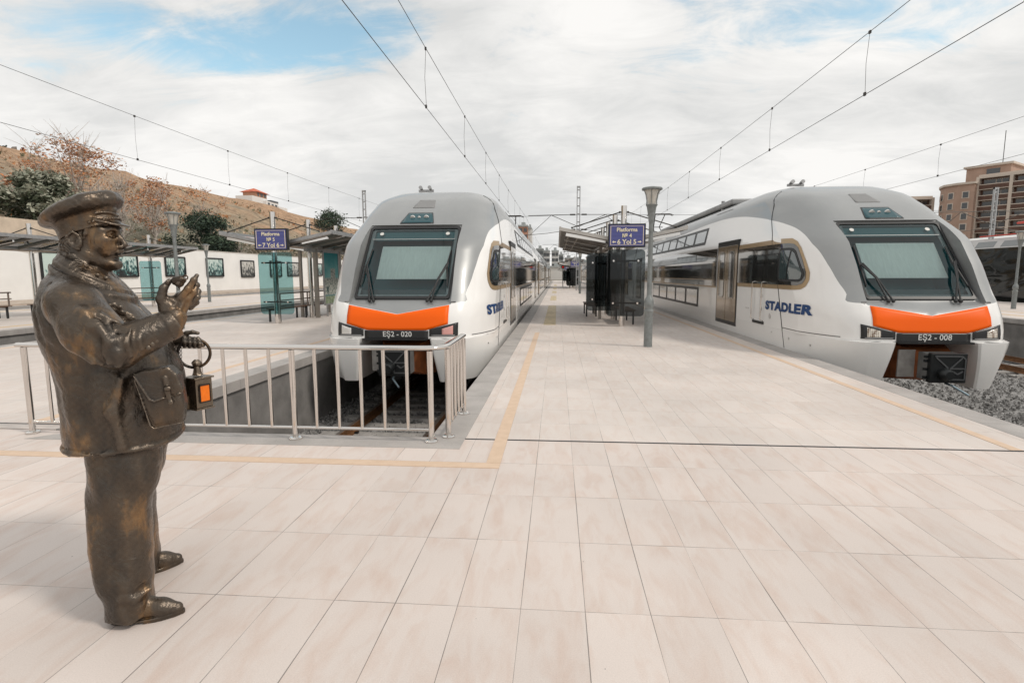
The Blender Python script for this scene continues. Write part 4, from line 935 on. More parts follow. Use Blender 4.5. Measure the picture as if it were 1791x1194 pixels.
# ------------------------------------------------------------------ left side: wall, photographs, hill, trees
WALLM = mat('white_render_wall', (0.82, 0.81, 0.79), 0.85, noise=0.07, nscale=0.7, bump=.1, bscale=6)
wl = empty('boundary_wall', (-32.75, 5, 0), 'long white wall hung with photographs, at the foot of the hill', 'wall')
MB().box(-.25, 0, 0, 115, -.5, 3.80).build('wall_face', WALLM, wl); MB().box(-.28, .03, 0, 115, 3.80, 3.88).build('coping', mat('coping', (.5,.47,.43), .8), wl)
tag(MB().box(-32.70, -28.3, 5, 120, 0, .10).build('kerb_bed', mat('sandy_concrete', (.46,.38,.31), .85, noise=.25, nscale=1.5)), kind='structure')
def crowd_mat(seed, teal):
    m = mat('photo_print', (.3,.3,.3), .35, coat=.4); nt = m.node_tree; b = nt.nodes['Principled BSDF']
    tc = N(nt, 'ShaderNodeTexCoord'); mp = N(nt, 'ShaderNodeMapping'); mp.inputs['Location'].default_value = (seed*3.1, seed*7.7, seed*1.3); mp.inputs['Scale'].default_value = (1, 3.4, 2.0); nt.links.new(tc.outputs['Object'], mp.inputs[0])
    vo = N(nt, 'ShaderNodeTexVoronoi'); setin(vo, Scale=1.3); nt.links.new(mp.outputs[0], vo.inputs['Vector'])
    n = N(nt, 'ShaderNodeTexNoise'); setin(n, Scale=2.2, Detail=6.0, Roughness=.7); nt.links.new(mp.outputs[0], n.inputs['Vector'])
    k = M(nt, 'ADD', M(nt, 'MULTIPLY', n.outputs['Fac'], 1.1), M(nt, 'MULTIPLY', vo.outputs['Distance'], -.35))
    sp = N(nt, 'ShaderNodeSeparateXYZ'); nt.links.new(tc.outputs['Object'], sp.inputs[0]); k = M(nt, 'ADD', k, M(nt, 'MULTIPLY', M(nt, 'SUBTRACT', sp.outputs[2], .9), .18))
    r = N(nt, 'ShaderNodeValToRGB'); nt.links.new(k, r.inputs[0]); e = r.color_ramp.elements
    e[0].position = .20; e[0].color = (.012,.016,.017,1); e[1].position = .46; e[1].color = ((.55,.66,.62,1) if teal else (.55,.54,.50,1))
    x = r.color_ramp.elements.new(.31); x.color = ((.05,.17,.17,1) if teal else (.13,.13,.125,1))
    nt.links.new(r.outputs[0], b.inputs['Base Color']); return m
PH = [(32.3, 3.4, .15, 3.1), (37.6, 2.7, 1.5, 3.1), (43.4, 2.4, 1.52, 3.12), (48.8, 2.5, 1.47, 3.16), (54.4, 2.4, 1.42, 3.08), (60.2, 2.5, 1.42, 3.16), (64.2, 2.9, 1.48, 3.1), (71.5, 2.5, 1.5, 3.1), (78, 2.5, 1.5, 3.1), (85, 2.5, 1.5, 3.1)]
pl_ = ['tall framed photograph at the left end of the white wall', 'framed crowd photograph beside the chin of the statue', 'framed crowd photograph behind the grey lamp post', 'framed crowd photograph behind the small lamp post', 'framed crowd photograph left of the teal glass panel', 'framed photograph seen through the teal glass panel', 'framed crowd photograph right of the teal glass panel', 'framed photograph behind the brown shelter frame', 'framed photograph beside the castle poster', 'last framed photograph on the white wall, behind the train']
for i, (y, L, z0, z1) in enumerate(PH):
    t = empty('wall_photograph', (-32.72, y, z0), pl_[i], 'photograph', 'framed photographs on the white wall'); h = z1-z0
    MB().box(0, .05, .08, L-.08, .08, h-.08).build('print', crowd_mat(i+1, i not in (4, 6)), t)
    f = MB()
    for a, b in (((0,0),(L,0)), ((0,h),(L,h)), ((0,0),(0,h)), ((L,0),(L,h))): f.bar((.05, a[0], a[1]), (.05, b[0], b[1]), .10, .12)
    f.build('frame', MT['black'], t)
# beige retaining wall at the far left
tag(MB().box(-34.9, -34.3, 12, 40.5, -1, 5.2).build('retaining_wall', mat('beige_plaster', (.62,.51,.40), .85, noise=.18, nscale=2)), 'beige retaining wall above the white wall at the left edge', 'wall')
# hill
def hill():
    ys = np.concatenate([np.linspace(-40, 320, 150), np.linspace(335, 900, 40)]); xs = [-33.2,-35,-38,-42,-47,-52,-58,-64,-70,-76,-82,-87,-90,-95,-105,-130]
    zs = [.6,1.4,3.2,5.2,7.6,9.9,12.6,15.1,17.4,19.3,20.9,21.8,22.0,21.6,21,20]
    rs = np.random.RandomState(3); v = []; 
    ph = rs.rand(12)*6.28
    for y in ys:
        k = 1.0 if y < 150 else max(.55, 1-(y-150)/900.)
        kk = k*(.955+.04*min(1, max(0, (y-70)/50)))
        for x, z in zip(xs, zs):
            t = -x/10
            nz = .5*sin(y*.11+t+ph[0])+.35*sin(y*.27-t*2+ph[1])+.2*sin(y*.63+t*3+ph[2])+.15*rs.randn()
            v.append((x, y, z*kk+nz*min(1, max(0, (-x-35)/12))*(.65 if x < -80 else 1)))
    n = len(xs); fs = [(i*n+j, (i+1)*n+j, (i+1)*n+j+1, i*n+j+1) for i in range(len(ys)-1) for j in range(n-1)]
    m = bpy.data.materials.new('dry_hillside'); m.use_nodes = True; nt = m.node_tree; b = nt.nodes['Principled BSDF']
    tc = N(nt, 'ShaderNodeTexCoord'); mp = N(nt, 'ShaderNodeMapping'); mp.inputs['Scale'].default_value = (.55, 1.6, 1.0); mp.inputs['Rotation'].default_value = (.5, 0, .6); nt.links.new(tc.outputs['Object'], mp.inputs[0])
    n1 = N(nt, 'ShaderNodeTexNoise'); setin(n1, Scale=.9, Detail=9.0, Roughness=.72); nt.links.new(mp.outputs[0], n1.inputs['Vector'])
    n2 = N(nt, 'ShaderNodeTexNoise'); setin(n2, Scale=.07, Detail=5.0, Roughness=.6); nt.links.new(tc.outputs['Object'], n2.inputs['Vector'])
    r = N(nt, 'ShaderNodeValToRGB'); nt.links.new(n1.outputs['Fac'], r.inputs[0]); e = r.color_ramp.elements; e[0].position = .36; e[0].color = (.23,.145,.09,1); e[1].position = .66; e[1].color = (.58,.375,.23,1)
    g = N(nt, 'ShaderNodeValToRGB'); nt.links.new(n1.outputs['Fac'], g.inputs[0]); e = g.color_ramp.elements; e[0].position = .36; e[0].color = (.13,.125,.085,1); e[1].position = .66; e[1].color = (.36,.33,.25,1)
    sp = N(nt, 'ShaderNodeSeparateXYZ'); nt.links.new(tc.outputs['Object'], sp.inputs[0])
    f = M(nt, 'ADD', M(nt, 'MULTIPLY', n2.outputs['Fac'], 2.2), M(nt, 'MULTIPLY', sp.outputs[2], -.055)); fr_ = N(nt, 'ShaderNodeMapRange'); setin(fr_, From_Min=.25, From_Max=.75); nt.links.new(f, fr_.inputs[0])
    x = N(nt, 'ShaderNodeMix', data_type='RGBA'); nt.links.new(fr_.outputs[0], x.inputs[0]); nt.links.new(r.outputs[0], x.inputs[6]); nt.links.new(g.outputs[0], x.inputs[7]); nt.links.new(x.outputs[2], b.inputs['Base Color']); b.inputs['Roughness'].default_value = .95
    bp = N(nt, 'ShaderNodeBump'); setin(bp, Strength=1.0, Distance=.5); nt.links.new(n1.outputs['Fac'], bp.inputs['Height']); nt.links.new(bp.outputs[0], b.inputs['Normal'])
    o = MB().add(v, fs).build('hill', m); st(o)
    o.data.polygons.foreach_set('use_smooth', [True]*len(o.data.polygons))
hill()
def hillz(x): return float(np.interp(-x, [33.2,35,38,42,47,52,58,64,70,76,82,87,90], [.6,1.4,3.2,5.2,7.6,9.9,12.6,15.1,17.4,19.3,20.9,21.8,22.0]))*.97
# dry scrub over the slope: tufts too many to count
def scrub():
    rs = random.Random(5); mb = MB()
    for i in range(5200):
        x = -rs.uniform(35, 91); y = rs.uniform(28, 260)**1.0; z = hillz(x)*(1 if y < 150 else max(.55, 1-(y-150)/900.)); s = rs.uniform(.15, .5)*(.6+y/160)
        mb.cur = 0 if rs.random() < .6 else (1 if rs.random() < .7 else 2)
        for k in range(3):
            a = rs.uniform(0, 6.3); dx, dy = cos(a)*s*.5, sin(a)*s*.5; l = rs.uniform(-.3, .3)
            mb.add([(x-dx, y-dy, z-.1), (x+dx, y+dy, z-.1), (x+dx*.6+l, y+dy*.6, z+s*rs.uniform(.4, .9)), (x-dx*.8+l, y-dy*.8, z+s*rs.uniform(.3, .8))], [(0,1,2,3)])
    o = mb.build('dry_grass', [mat('straw', (.50,.38,.27), .95), mat('dull_green', (.22,.21,.14), .95), mat('rust_leaf', (.50,.26,.13), .9)]); tag(o, 'dry grass and scrub covering the brown hillside', 'grass', kind='stuff')
scrub()
# trees
BARK = mat('pale_bark', (.52,.46,.41), .9, noise=.4, nscale=6); BARKB = mat('tan_bark', (.40,.30,.23), .9, noise=.4, nscale=4)
LG = [mat('leaf_greygreen', (.19,.205,.15), .6), mat('leaf_pale', (.36,.36,.28), .6), mat('leaf_dark', (.07,.085,.05), .8)]
LO = [mat('leaf_orange', (.56,.24,.10), .8), mat('leaf_tan', (.50,.35,.25), .8), mat('leaf_rust', (.36,.17,.09), .8)]
LP = [mat('pine_dark', (.028,.048,.032), .85), mat('pine_mid', (.06,.09,.055), .85), mat('pine_blue', (.04,.065,.05), .85)]
LB = [mat('bush_grey', (.22,.20,.15), .9), mat('bush_tan', (.38,.30,.23), .9), mat('bush_green', (.08,.095,.055), .9)]
def tree(name, loc, sx, sy, h, base, leaves, n, ls, bark, seed, label, cat='tree', limbs=9, tr=.18, clumps=26, twig=60, spread=1.0):
    rs = random.Random(seed); t = empty(name, loc, label, cat, 'trees and bushes on the slope behind the wall')
    tb = MB(); top = (0, 0, base)
    if tr > 0: tb.tube([(0, 0, -.6), (rs.uniform(-.1,.1), rs.uniform(-.1,.1), base*.6), top], [tr*1.25, tr, tr*.85], 9)
    cl = []
    for k in range(clumps):
        a = rs.uniform(0, 2*pi); r = rs.random()**.5; z = rs.random()
        w_ = (1-abs(2*z-.85)**2.2*.6)
        cl.append(Vector((cos(a)*r*sx*w_, sin(a)*r*sy*w_, base+.1*h+z*(h-base)*.9)))
    ends = []
    for k in range(limbs):
        c = cl[k % len(cl)]; m_ = Vector((c.x*.35+rs.uniform(-.2,.2), c.y*.35+rs.uniform(-.2,.2), base+(c.z-base)*.45))
        tb.tube([top, m_, c], [max(.03, tr*.55), max(.02, tr*.3), .012], 6); ends += [m_, c]
    for k in range(twig):
        e = rs.choice(ends); d = Vector((rs.uniform(-1,1)*sx*.4, rs.uniform(-1,1)*sy*.4, rs.uniform(0, .32)*h)); q = e+d
        tb.tube([e, e+d*.5+Vector((rs.uniform(-.1,.1), rs.uniform(-.1,.1), .05)), q], [.022, .014, .006], 4, False)
    tb.build('trunk', bark, t)
    lb = MB()
    for k in range(n):
        c = rs.choice(cl); rr = spread*(.16+.22*rs.random())*max(sx, sy)
        while True:
            d = Vector((rs.uniform(-1,1), rs.uniform(-1,1), rs.uniform(-1,1)))
            if d.length < 1: break
        p = c + Vector((d.x*rr, d.y*rr, d.z*rr*.7)); s = ls*rs.uniform(.5, 1.3)
        up_ = d.z + rs.uniform(-.5, .5); lb.cur = 0 if rs.random() < .35 else (1 if up_ > -.15 else 2)
        u = Vector((rs.uniform(-1,1), rs.uniform(-1,1), rs.uniform(-.5,.5))).normalized(); v_ = u.cross(Vector((rs.uniform(-1,1), rs.uniform(-1,1), rs.uniform(-1,1)))).normalized()
        lb.add([p-u*s*.5, p+v_*s*.28, p+u*s*.5, p-v_*s*.28], [(0,1,2,3)])
    lb.build('crown', leaves, t); return t
tree('evergreen_tree', (-36, 36.4, 2.6), 2.7, 3.1, 5.6, 2.1, LG, 9000, .32, BARKB, 1, 'thick grey green pollarded tree at the left picture edge', limbs=12, tr=.55, clumps=34, twig=30)
tree('evergreen_tree', (-37, 30.0, 3.0), 2.6, 3.2, 5.2, 1.6, LG, 4200, .36, BARKB, 21, 'grey green tree cut by the left picture edge', limbs=9, tr=.4, clumps=22, twig=16)
tree('orange_leaved_tree', (-43, 46.8, 5.6), 3.6, 5.0, 7.4, 1.4, LO, 3900, .24, BARK, 2, 'tall orange leaved tree rising above the cap of the statue', limbs=20, tr=.2, clumps=36, twig=300, spread=.8)
tree('orange_leaved_tree', (-44, 42.0, 5.4), 2.2, 2.4, 4.0, 1.0, LO, 1300, .27, BARK, 22, 'sparse orange leaved tree left of the tall one', limbs=12, tr=.15, clumps=20, twig=90, spread=.8)
tree('bare_tree', (-40, 47.8, 3.9), 2.6, 3.0, 5.6, .8, LB, 500, .18, BARK, 3, 'pale leafless tree behind the cap of the statue', limbs=22, tr=.13, clumps=26, twig=420)
tree('orange_leaved_tree', (-41, 53.3, 4.4), 2.4, 3.4, 6.6, 1.0, LO, 2300, .23, BARK, 4, 'orange leaved tree left of the grey lamp head', limbs=18, tr=.15, clumps=28, twig=260, spread=.8)
tree('orange_leaved_tree', (-46, 57.5, 6.8), 2.0, 2.6, 5.0, .8, LO, 1100, .25, BARK, 41, 'small orange leaved tree high on the slope behind the grey lamp head', limbs=10, tr=.12, clumps=18, twig=80, spread=.8)
tree('pine_tree', (-38.5, 57.8, 2.9), 2.9, 4.1, 4.9, .3, LP, 11000, .26, BARK, 5, 'dark green pine right of the grey lamp head', limbs=8, tr=.16, clumps=30, twig=10)
tree('bare_tree', (-36.5, 60.5, 2.6), 1.8, 3.0, 3.6, .4, LB, 1100, .16, BARK, 6, 'pale bare bush before the dark pine', 'bush', limbs=18, tr=.08, clumps=22, twig=200)
tree('leafy_bush', (-37, 65.2, 2.4), 2.0, 3.4, 3.6, .2, LB, 3600, .22, BARK, 7, 'grey green bush left of the Platforma № 5 sign', 'bush', limbs=10, tr=.08, clumps=24, twig=60)
tree('orange_leaved_tree', (-45, 67, 7.2), 2.2, 3.6, 5.4, .8, LO, 900, .26, BARK, 8, 'thin orange tree on the slope above the small bush', limbs=12, tr=.1, clumps=20, twig=110, spread=.8)
tree('leafy_bush', (-37, 77.0, 2.6), 2.2, 4.4, 4.2, .2, LB, 3800, .26, BARK, 9, 'grey bush right of the Platforma № 5 sign', 'bush', limbs=10, tr=.08, clumps=24, twig=60)
tree('leafy_bush', (-37, 89.0, 2.6), 2.4, 5.4, 4.6, .2, LB, 3000, .30, BARK, 10, 'tan bush under the left shelter roof', 'bush', limbs=8, tr=.08, clumps=24, twig=50)
tree('pine_tree', (-60, 142, 12.0), 3.2, 8.0, 5.6, .4, LP, 4200, .5, BARK, 11, 'dark green trees above the left shelter roof', limbs=6, tr=.2, clumps=24, twig=8)
tree('pine_tree', (-70, 100, 14.6), 1.2, 1.6, 2.4, .3, LP, 900, .3, BARK, 12, 'small dark bush alone on the brown slope', 'bush', limbs=5, tr=.1, clumps=10, twig=4)
tree('leafy_bush', (-38, 104, 2.6), 2.4, 8, 5.0, .2, LB, 2600, .36, BARK, 13, 'tan bush row at the far end of the white wall', 'bush', limbs=8, tr=.08, clumps=26, twig=40)
tree('round_tree', (-88, 82.8, 20.9), .5, .5, 1.5, .8, LP, 260, .16, BARK, 14, 'tiny round tree on the crest at upper left', limbs=3, tr=.04, clumps=6, twig=0)
# things on the crest
o = MB(); o.prismx([(79.0, 20.6), (84.6, 20.5), (84.5, 22.4), (83.9, 21.7), (80.5, 21.0)], -88.4, -87.6).build('crest_hut', mat('weathered_boards', (.20,.165,.14), .85, noise=.5, nscale=1.2, stretch=(1,.3,6)))
hut = bpy.data.objects['crest_hut']; tag(hut, 'dark weathered timber ramp on the crest at upper left', 'timber ramp')
tag(MB().tube([(-88, 86.3, 20.6), (-88, 85.9, 22.6)], .2, 8).build('crest_post', mat('rust_brown', (.16,.07,.05), .8)), 'leaning dark post on the crest at upper left', 'post')
# house on the crest
hs = empty('hill_house', (-86.5, 149, 21.4), 'white stepped house with a red roof on the hill crest', 'house'); hs.scale = (.8, .8, .8); HW = mat('white_house', (.72,.71,.69), .8); HR = mat('red_roof', (.55,.14,.07), .7); HD = mat('house_dark', (.07,.08,.09), .4); HT = mat('terracotta_wall', (.45,.24,.15), .8)
MB().box(-3, 3, -2, 8, -3, 2.6).box(-2.5, 4.2, 5, 13.5, -4, 1.7).box(-2, 4.6, 13, 19.5, -5, .6).build('wall', HW, hs); MB().box(-2.4, 2.6, 1.6, 8.4, 2.6, 4.4).build('upper_storey', HT, hs)
MB().add([(-3.2,.8,4.35),(3.4,.8,4.35),(3.4,9.4,4.35),(-3.2,9.4,4.35),(0,4.6,6.0),(0,5.6,6.0)], [(0,1,4),(1,2,5,4),(2,3,5),(3,0,4,5),(3,2,1,0)]).build('roof', HR, hs)
for (y0, y1, z0, z1) in ((2.2,3.2,3.0,4.1),(4.2,5.6,3.0,4.1),(6.6,7.8,3.0,4.1)): MB().box(2.6, 2.68, y0, y1, z0, z1).build('window', HD, hs)
for (y0, y1, z0, z1) in ((8.6,10,.0,1.0),(11,12.6,.0,1.0),(6,7.4,.2,1.2)): MB().box(4.0, 4.26, y0, y1, z0, z1).build('window', HD, hs)
MB().box(2.9, 4.3, 8.2, 13.4, 1.7, 2.3).build('balcony', HD, hs)
hs2 = empty('low_house', (-75, 215, 17.4), 'small terracotta roofed house on the crest above the left shelter', 'house')
MB().box(-4, 4, 0, 14, -2, 1.6).build('wall', HT, hs2); MB().box(-4.4, 4.4, -.5, 14.5, 1.6, 2.0).build('roof', HR, hs2)

# ------------------------------------------------------------------ right side
BR = mat('brown_brick', (.125,.068,.050), .85, noise=.25, nscale=.8); PK = mat('pink_stone', (.42,.285,.22), .85, noise=.15, nscale=.5); CR = mat('cream_stone', (.58,.50,.43), .8); WD = mat('dark_window', (.05,.055,.06), .15, spec=.8)
def apartment(loc, rz, nb, nfl, label, wing=True, fh=2.55, z0=-1.0):
    t = empty('apartment_block', loc, label, 'apartment block', 'brown apartment blocks beyond the right train', rz)
    Lb = 6.2; H_ = nfl*fh
    MB().box(0, nb*Lb, 0, 14, z0, H_).build('wall', BR, t)
    MB().box(-.3, nb*Lb+.3, -1.4, 14.3, H_, H_+.45).box(0, nb*Lb, -1.0, 14, H_+.45, H_+.9).build('cornice', CR, t)
    for k in range(nfl):
        zz = k*fh
        MB().box(0, nb*Lb, -1.3, 0, zz, zz+.95).build('balcony_wall', BR, t)
        MB().box(0, nb*Lb, -1.36, -1.2, zz+.95, zz+1.12).box(0, nb*Lb, -1.38, .0, zz-.12, zz).build('balcony_rail', CR, t)
    for i in range(nb+1): MB().box(i*Lb-.3, i*Lb+.3, -1.45, 0, z0, H_+.1).build('pier', CR, t)
    g = []
    for i in range(nb):
        for k in range(1, nfl):
            if len(g) >= 96: break
            x = i*Lb+3.1; zz = k*fh
            w_ = MB().box(x-2.3, x+2.3, -.06, 0.02, zz+.9, zz+2.25).build('window', WD, t); g.append(w_)
            MB().box(x-.06, x+.06, -.10, -.04, zz+.9, zz+2.25).box(x-2.35, x+2.35, -.1, -.04, zz+2.2, zz+2.3).box(x+1.0, x+1.12, -.10, -.04, zz+.9, zz+2.25).build('frame', CR, w_)
    if wing:
        c = MB(); pts = [(0, -2.8), (-3.2, -3.2), (-6.0, -2.2), (-8.0, .5), (-9.0, 4), (-9, 14), (0, 14)]
        n = len(pts); c.add([(x, y, z0) for x, y in pts]+[(x, y, H_-1.2) for x, y in pts], [(i, (i+1) % n, (i+1) % n+n, i+n) for i in range(n)]+[tuple(range(n, 2*n))]); wo = c.build('corner_wing', PK, t); fixn(wo)
        c = MB(); q = [(x*1.05+(.2 if x == 0 else 0), y*1.05-(.3 if y < 0 else 0)) for x, y in pts]; c.add([(x, y, H_-1.2) for x, y in q]+[(x, y, H_-.7) for x, y in q], [(i, (i+1) % n, (i+1) % n+n, i+n) for i in range(n)]+[tuple(range(n, 2*n)), tuple(range(n-1, -1, -1))]); fixn(c.build('cornice', CR, wo))
        for a, b in zip(pts[:4], pts[1:5]):
            a = Vector((*a, 0)); b = Vector((*b, 0)); d = (b-a); L_ = d.length; d.normalize(); nn = Vector((-d.y, d.x, 0));
            for k in range(2, nfl-1):
                zz = k*fh+.7
                for f in ((.5,) if L_ < 4 else (.5,)):
                    p = a+d*L_*f; 
                    w_ = MB(); w_.bar(p-d*.72+nn*.03+Vector((0,0,zz+.75)), p+d*.72+nn*.03+Vector((0,0,zz+.75)), .14, 1.7); wo2 = w_.build('window', CR, t)
                    w_ = MB(); w_.bar(p-d*.52+nn*.08+Vector((0,0,zz+.75)), p+d*.52+nn*.08+Vector((0,0,zz+.75)), .14, 1.35); w_.build('pane', WD, wo2)
    return t
ap = apartment((101.5, 143.5, -1.5), math.atan2(-13, 10), 5, 10, 'large brown apartment block with cream balcony rails at upper right')
ph_ = MB().box(-3.5, 5, 2, 11, 25.4, 28.6).build('penthouse', PK, ap); MB().box(-4.0, 5.5, 1.5, 11.5, 28.6, 29.1).build('cornice', CR, ph_); MB().box(0.5, 3.0, 1.9, 2.0, 26.2, 28.0).build('window', WD, ph_)
MB().tube([(2.5, 5, 29), (2.5, 5, 37)], .08, 5).build('antenna', MT['wire'], ap)
apartment((86.5, 158, -2.0), -.12, 2, 9, 'farther apartment block just above the roof of the right train', False)
# white shed roof, dark coach with slanted window strip, red current collector
sd_ = empty('station_shed', (34, 22, 0), 'large white roofed shed beyond the black coach', 'shed'); MB().box(0, 26, 0, 60, -1, 3.9).build('wall', mat('shed_wall', (.5,.5,.5), .7), sd_)
MB().add([(-.6,-.5,3.9),(26.5,-.5,6.4),(26.5,61,6.4),(-.6,61,3.9),(-.6,-.5,4.1),(26.5,-.5,6.6),(26.5,61,6.6),(-.6,61,4.1)], [(0,3,2,1),(4,5,6,7),(0,1,5,4),(1,2,6,5),(2,3,7,6),(3,0,4,7)]).build('roof', mat('white_shed_roof', (.62,.62,.61), .7, noise=.1, nscale=3, bump=.3, bscale=4), sd_)
for k in range(16): MB().box(-.05, -.01, 1+k*3.6, 4.2+k*3.6, 2.9, 3.7).build('window', mat('shed_window', (.28,.31,.32), .2), sd_)
def gloss_black():
    m = mat('black_gloss_panel', (.010,.012,.012), .07, spec=.45, coat=0.25); nt = m.node_tree; b = nt.nodes['Principled BSDF']
    tc = N(nt, 'ShaderNodeTexCoord'); mp = N(nt, 'ShaderNodeMapping'); mp.inputs['Scale'].default_value = (1, .8, 1.6); nt.links.new(tc.outputs['Object'], mp.inputs[0]); n = N(nt, 'ShaderNodeTexNoise'); setin(n, Scale=.55, Detail=0.6, Distortion=1.5); nt.links.new(mp.outputs[0], n.inputs['Vector'])
    bp = N(nt, 'ShaderNodeBump'); setin(bp, Strength=.07, Distance=.6); nt.links.new(n.outputs['Fac'], bp.inputs['Height']); nt.links.new(bp.outputs[0], b.inputs['Normal']); nt.links.new(bp.outputs[0], b.inputs['Coat Normal']); return m
ch = empty('dark_coach', (26.2, 21, -.3), 'black glossy coach at the far platform, right picture edge', 'coach')
MB().box(0, 3, 0, 48, -.6, 3.35).build('side_panel', gloss_black(), ch); MB().box(-.02, 3, 0, 48, -1.2, -.05).build('underframe', MT['black'], ch)
MB().prism([(0, 3.35), (3, 3.35), (2.4, 4.05), (.35, 3.95)], 0, 48).build('roof', mat('silver_roof', (.50,.49,.48), .4, .3), ch)
for k in range(24):
    y = .5+k*2.0; MB().add([(.03, y, 3.42), (.03, y+1.5, 3.42), (.30, y+1.5, 3.86), (.30, y, 3.86)], [(0,3,2,1)]).build('skylight', mat('grey_glass', (.20,.215,.22), .12), ch)
pr = MB(); RED = mat('red_paint', (.55,.045,.02), .4)
pr.tube([(.5, 5.5, 4.7), (.5, 13.5, 4.75)], .07, 8).tube([(.3, 2, 4.12), (.3, 16, 4.12)], .04, 6).box(.4, 1.2, 7, 9, 4.25, 4.6)
for y in (6, 8, 10, 12): pr.tube([(.4, y, 4.1), (.9, y+.6, 4.7)], .05, 6)
pr.build('current_collector', RED, ch)
# distant town at the end of the tracks
TC = [mat('tower_white', (.62,.61,.59), .8), mat('tower_grey', (.36,.38,.38), .7), mat('tower_terracotta', (.50,.26,.18), .8), mat('tower_beige', (.55,.48,.42), .8)]
def block(x0, x1, Y, z1, m, label, d=14, stripes=True):
    t = empty('tower_block', ((x0+x1)/2, Y, -1.4), label, 'tower block', 'distant tower blocks at the end of the tracks'); w_ = (x1-x0)/2; h = z1+1.4
    MB().box(-w_, w_, 0, d, 0, h).build('wall', TC[m], t); MB().box(-w_*1.06, w_*1.06, -.5, d+.5, h, h+.9).box(-w_*.4, w_*.4, 3, 9, h+.9, h+2.6).build('roof', TC[1], t)
    wn = 0; nx = max(2, int(w_*2/3.6)); nz = int(h/3.3)
    for i in range(nx):
        if not stripes: break
        x = -w_+(i+.5)*2*w_/nx
        for k in range(nz):
            if h-(k+1)*3.3 < h*.25 or wn > 95: continue
            MB().box(x-.85, x+.85, -.25, 0, h-(k+1)*3.3+.7, h-(k+1)*3.3+2.5).build('window', WD, t); wn += 1
    return t
block(-20.5, -15.5, 290, 26.5, 2, 'terracotta and white tower just above the left train'); block(-15.4, -13.6, 291, 25.5, 0, 'narrow white tower slice beside the terracotta one', stripes=False)
block(-12.5, -8.3, 330, 16.3, 1, 'grey tower nearest the left train side'); block(-8.2, -4.5, 332, 15.2, 0, 'white tower right of the grey one'); block(-3.4, .9, 340, 15.6, 0, 'white tower with grey top beside the signal'); block(1.2, 4.0, 360, 13.8, 1, 'grey tower behind the red signal')
block(6, 12, 420, 13.5, 3, 'beige far block left of the small lamp'); block(13, 21, 430, 12.6, 0, 'white far block right of the small lamp'); block(22, 30, 410, 14.0, 3, 'beige far block under the shelter roof'); block(31, 42, 420, 13.0, 0, 'white far block hidden behind the sign')
block(-14.5, -6, 300, 7.0, 3, 'low beige building at the end of the tracks', stripes=False); block(-5, 6, 310, 5.5, 0, 'low white building closing the tracks', stripes=False); block(7, 36, 320, 7.5, 3, 'long low building far right of the tracks', stripes=False)
sg = empty('rail_signal', (.75, 70, 0), 'black railway signal showing a red light, small beyond the roof', 'signal')
MB().box(-.2, .2, 0, .2, 2.3, 3.1).build('signal_head', MT['black'], sg); MB().tube([(0, -.02, 2.5), (0, .02, 2.5)], .09, 12).build('red_light', mat('red_lamp', (.8,.02,.02), .4, emit=.4), sg); MB().tube([(0, .3, 0), (0, .3, 2.4)], .05, 8).build('pole', MT['galv'], sg)
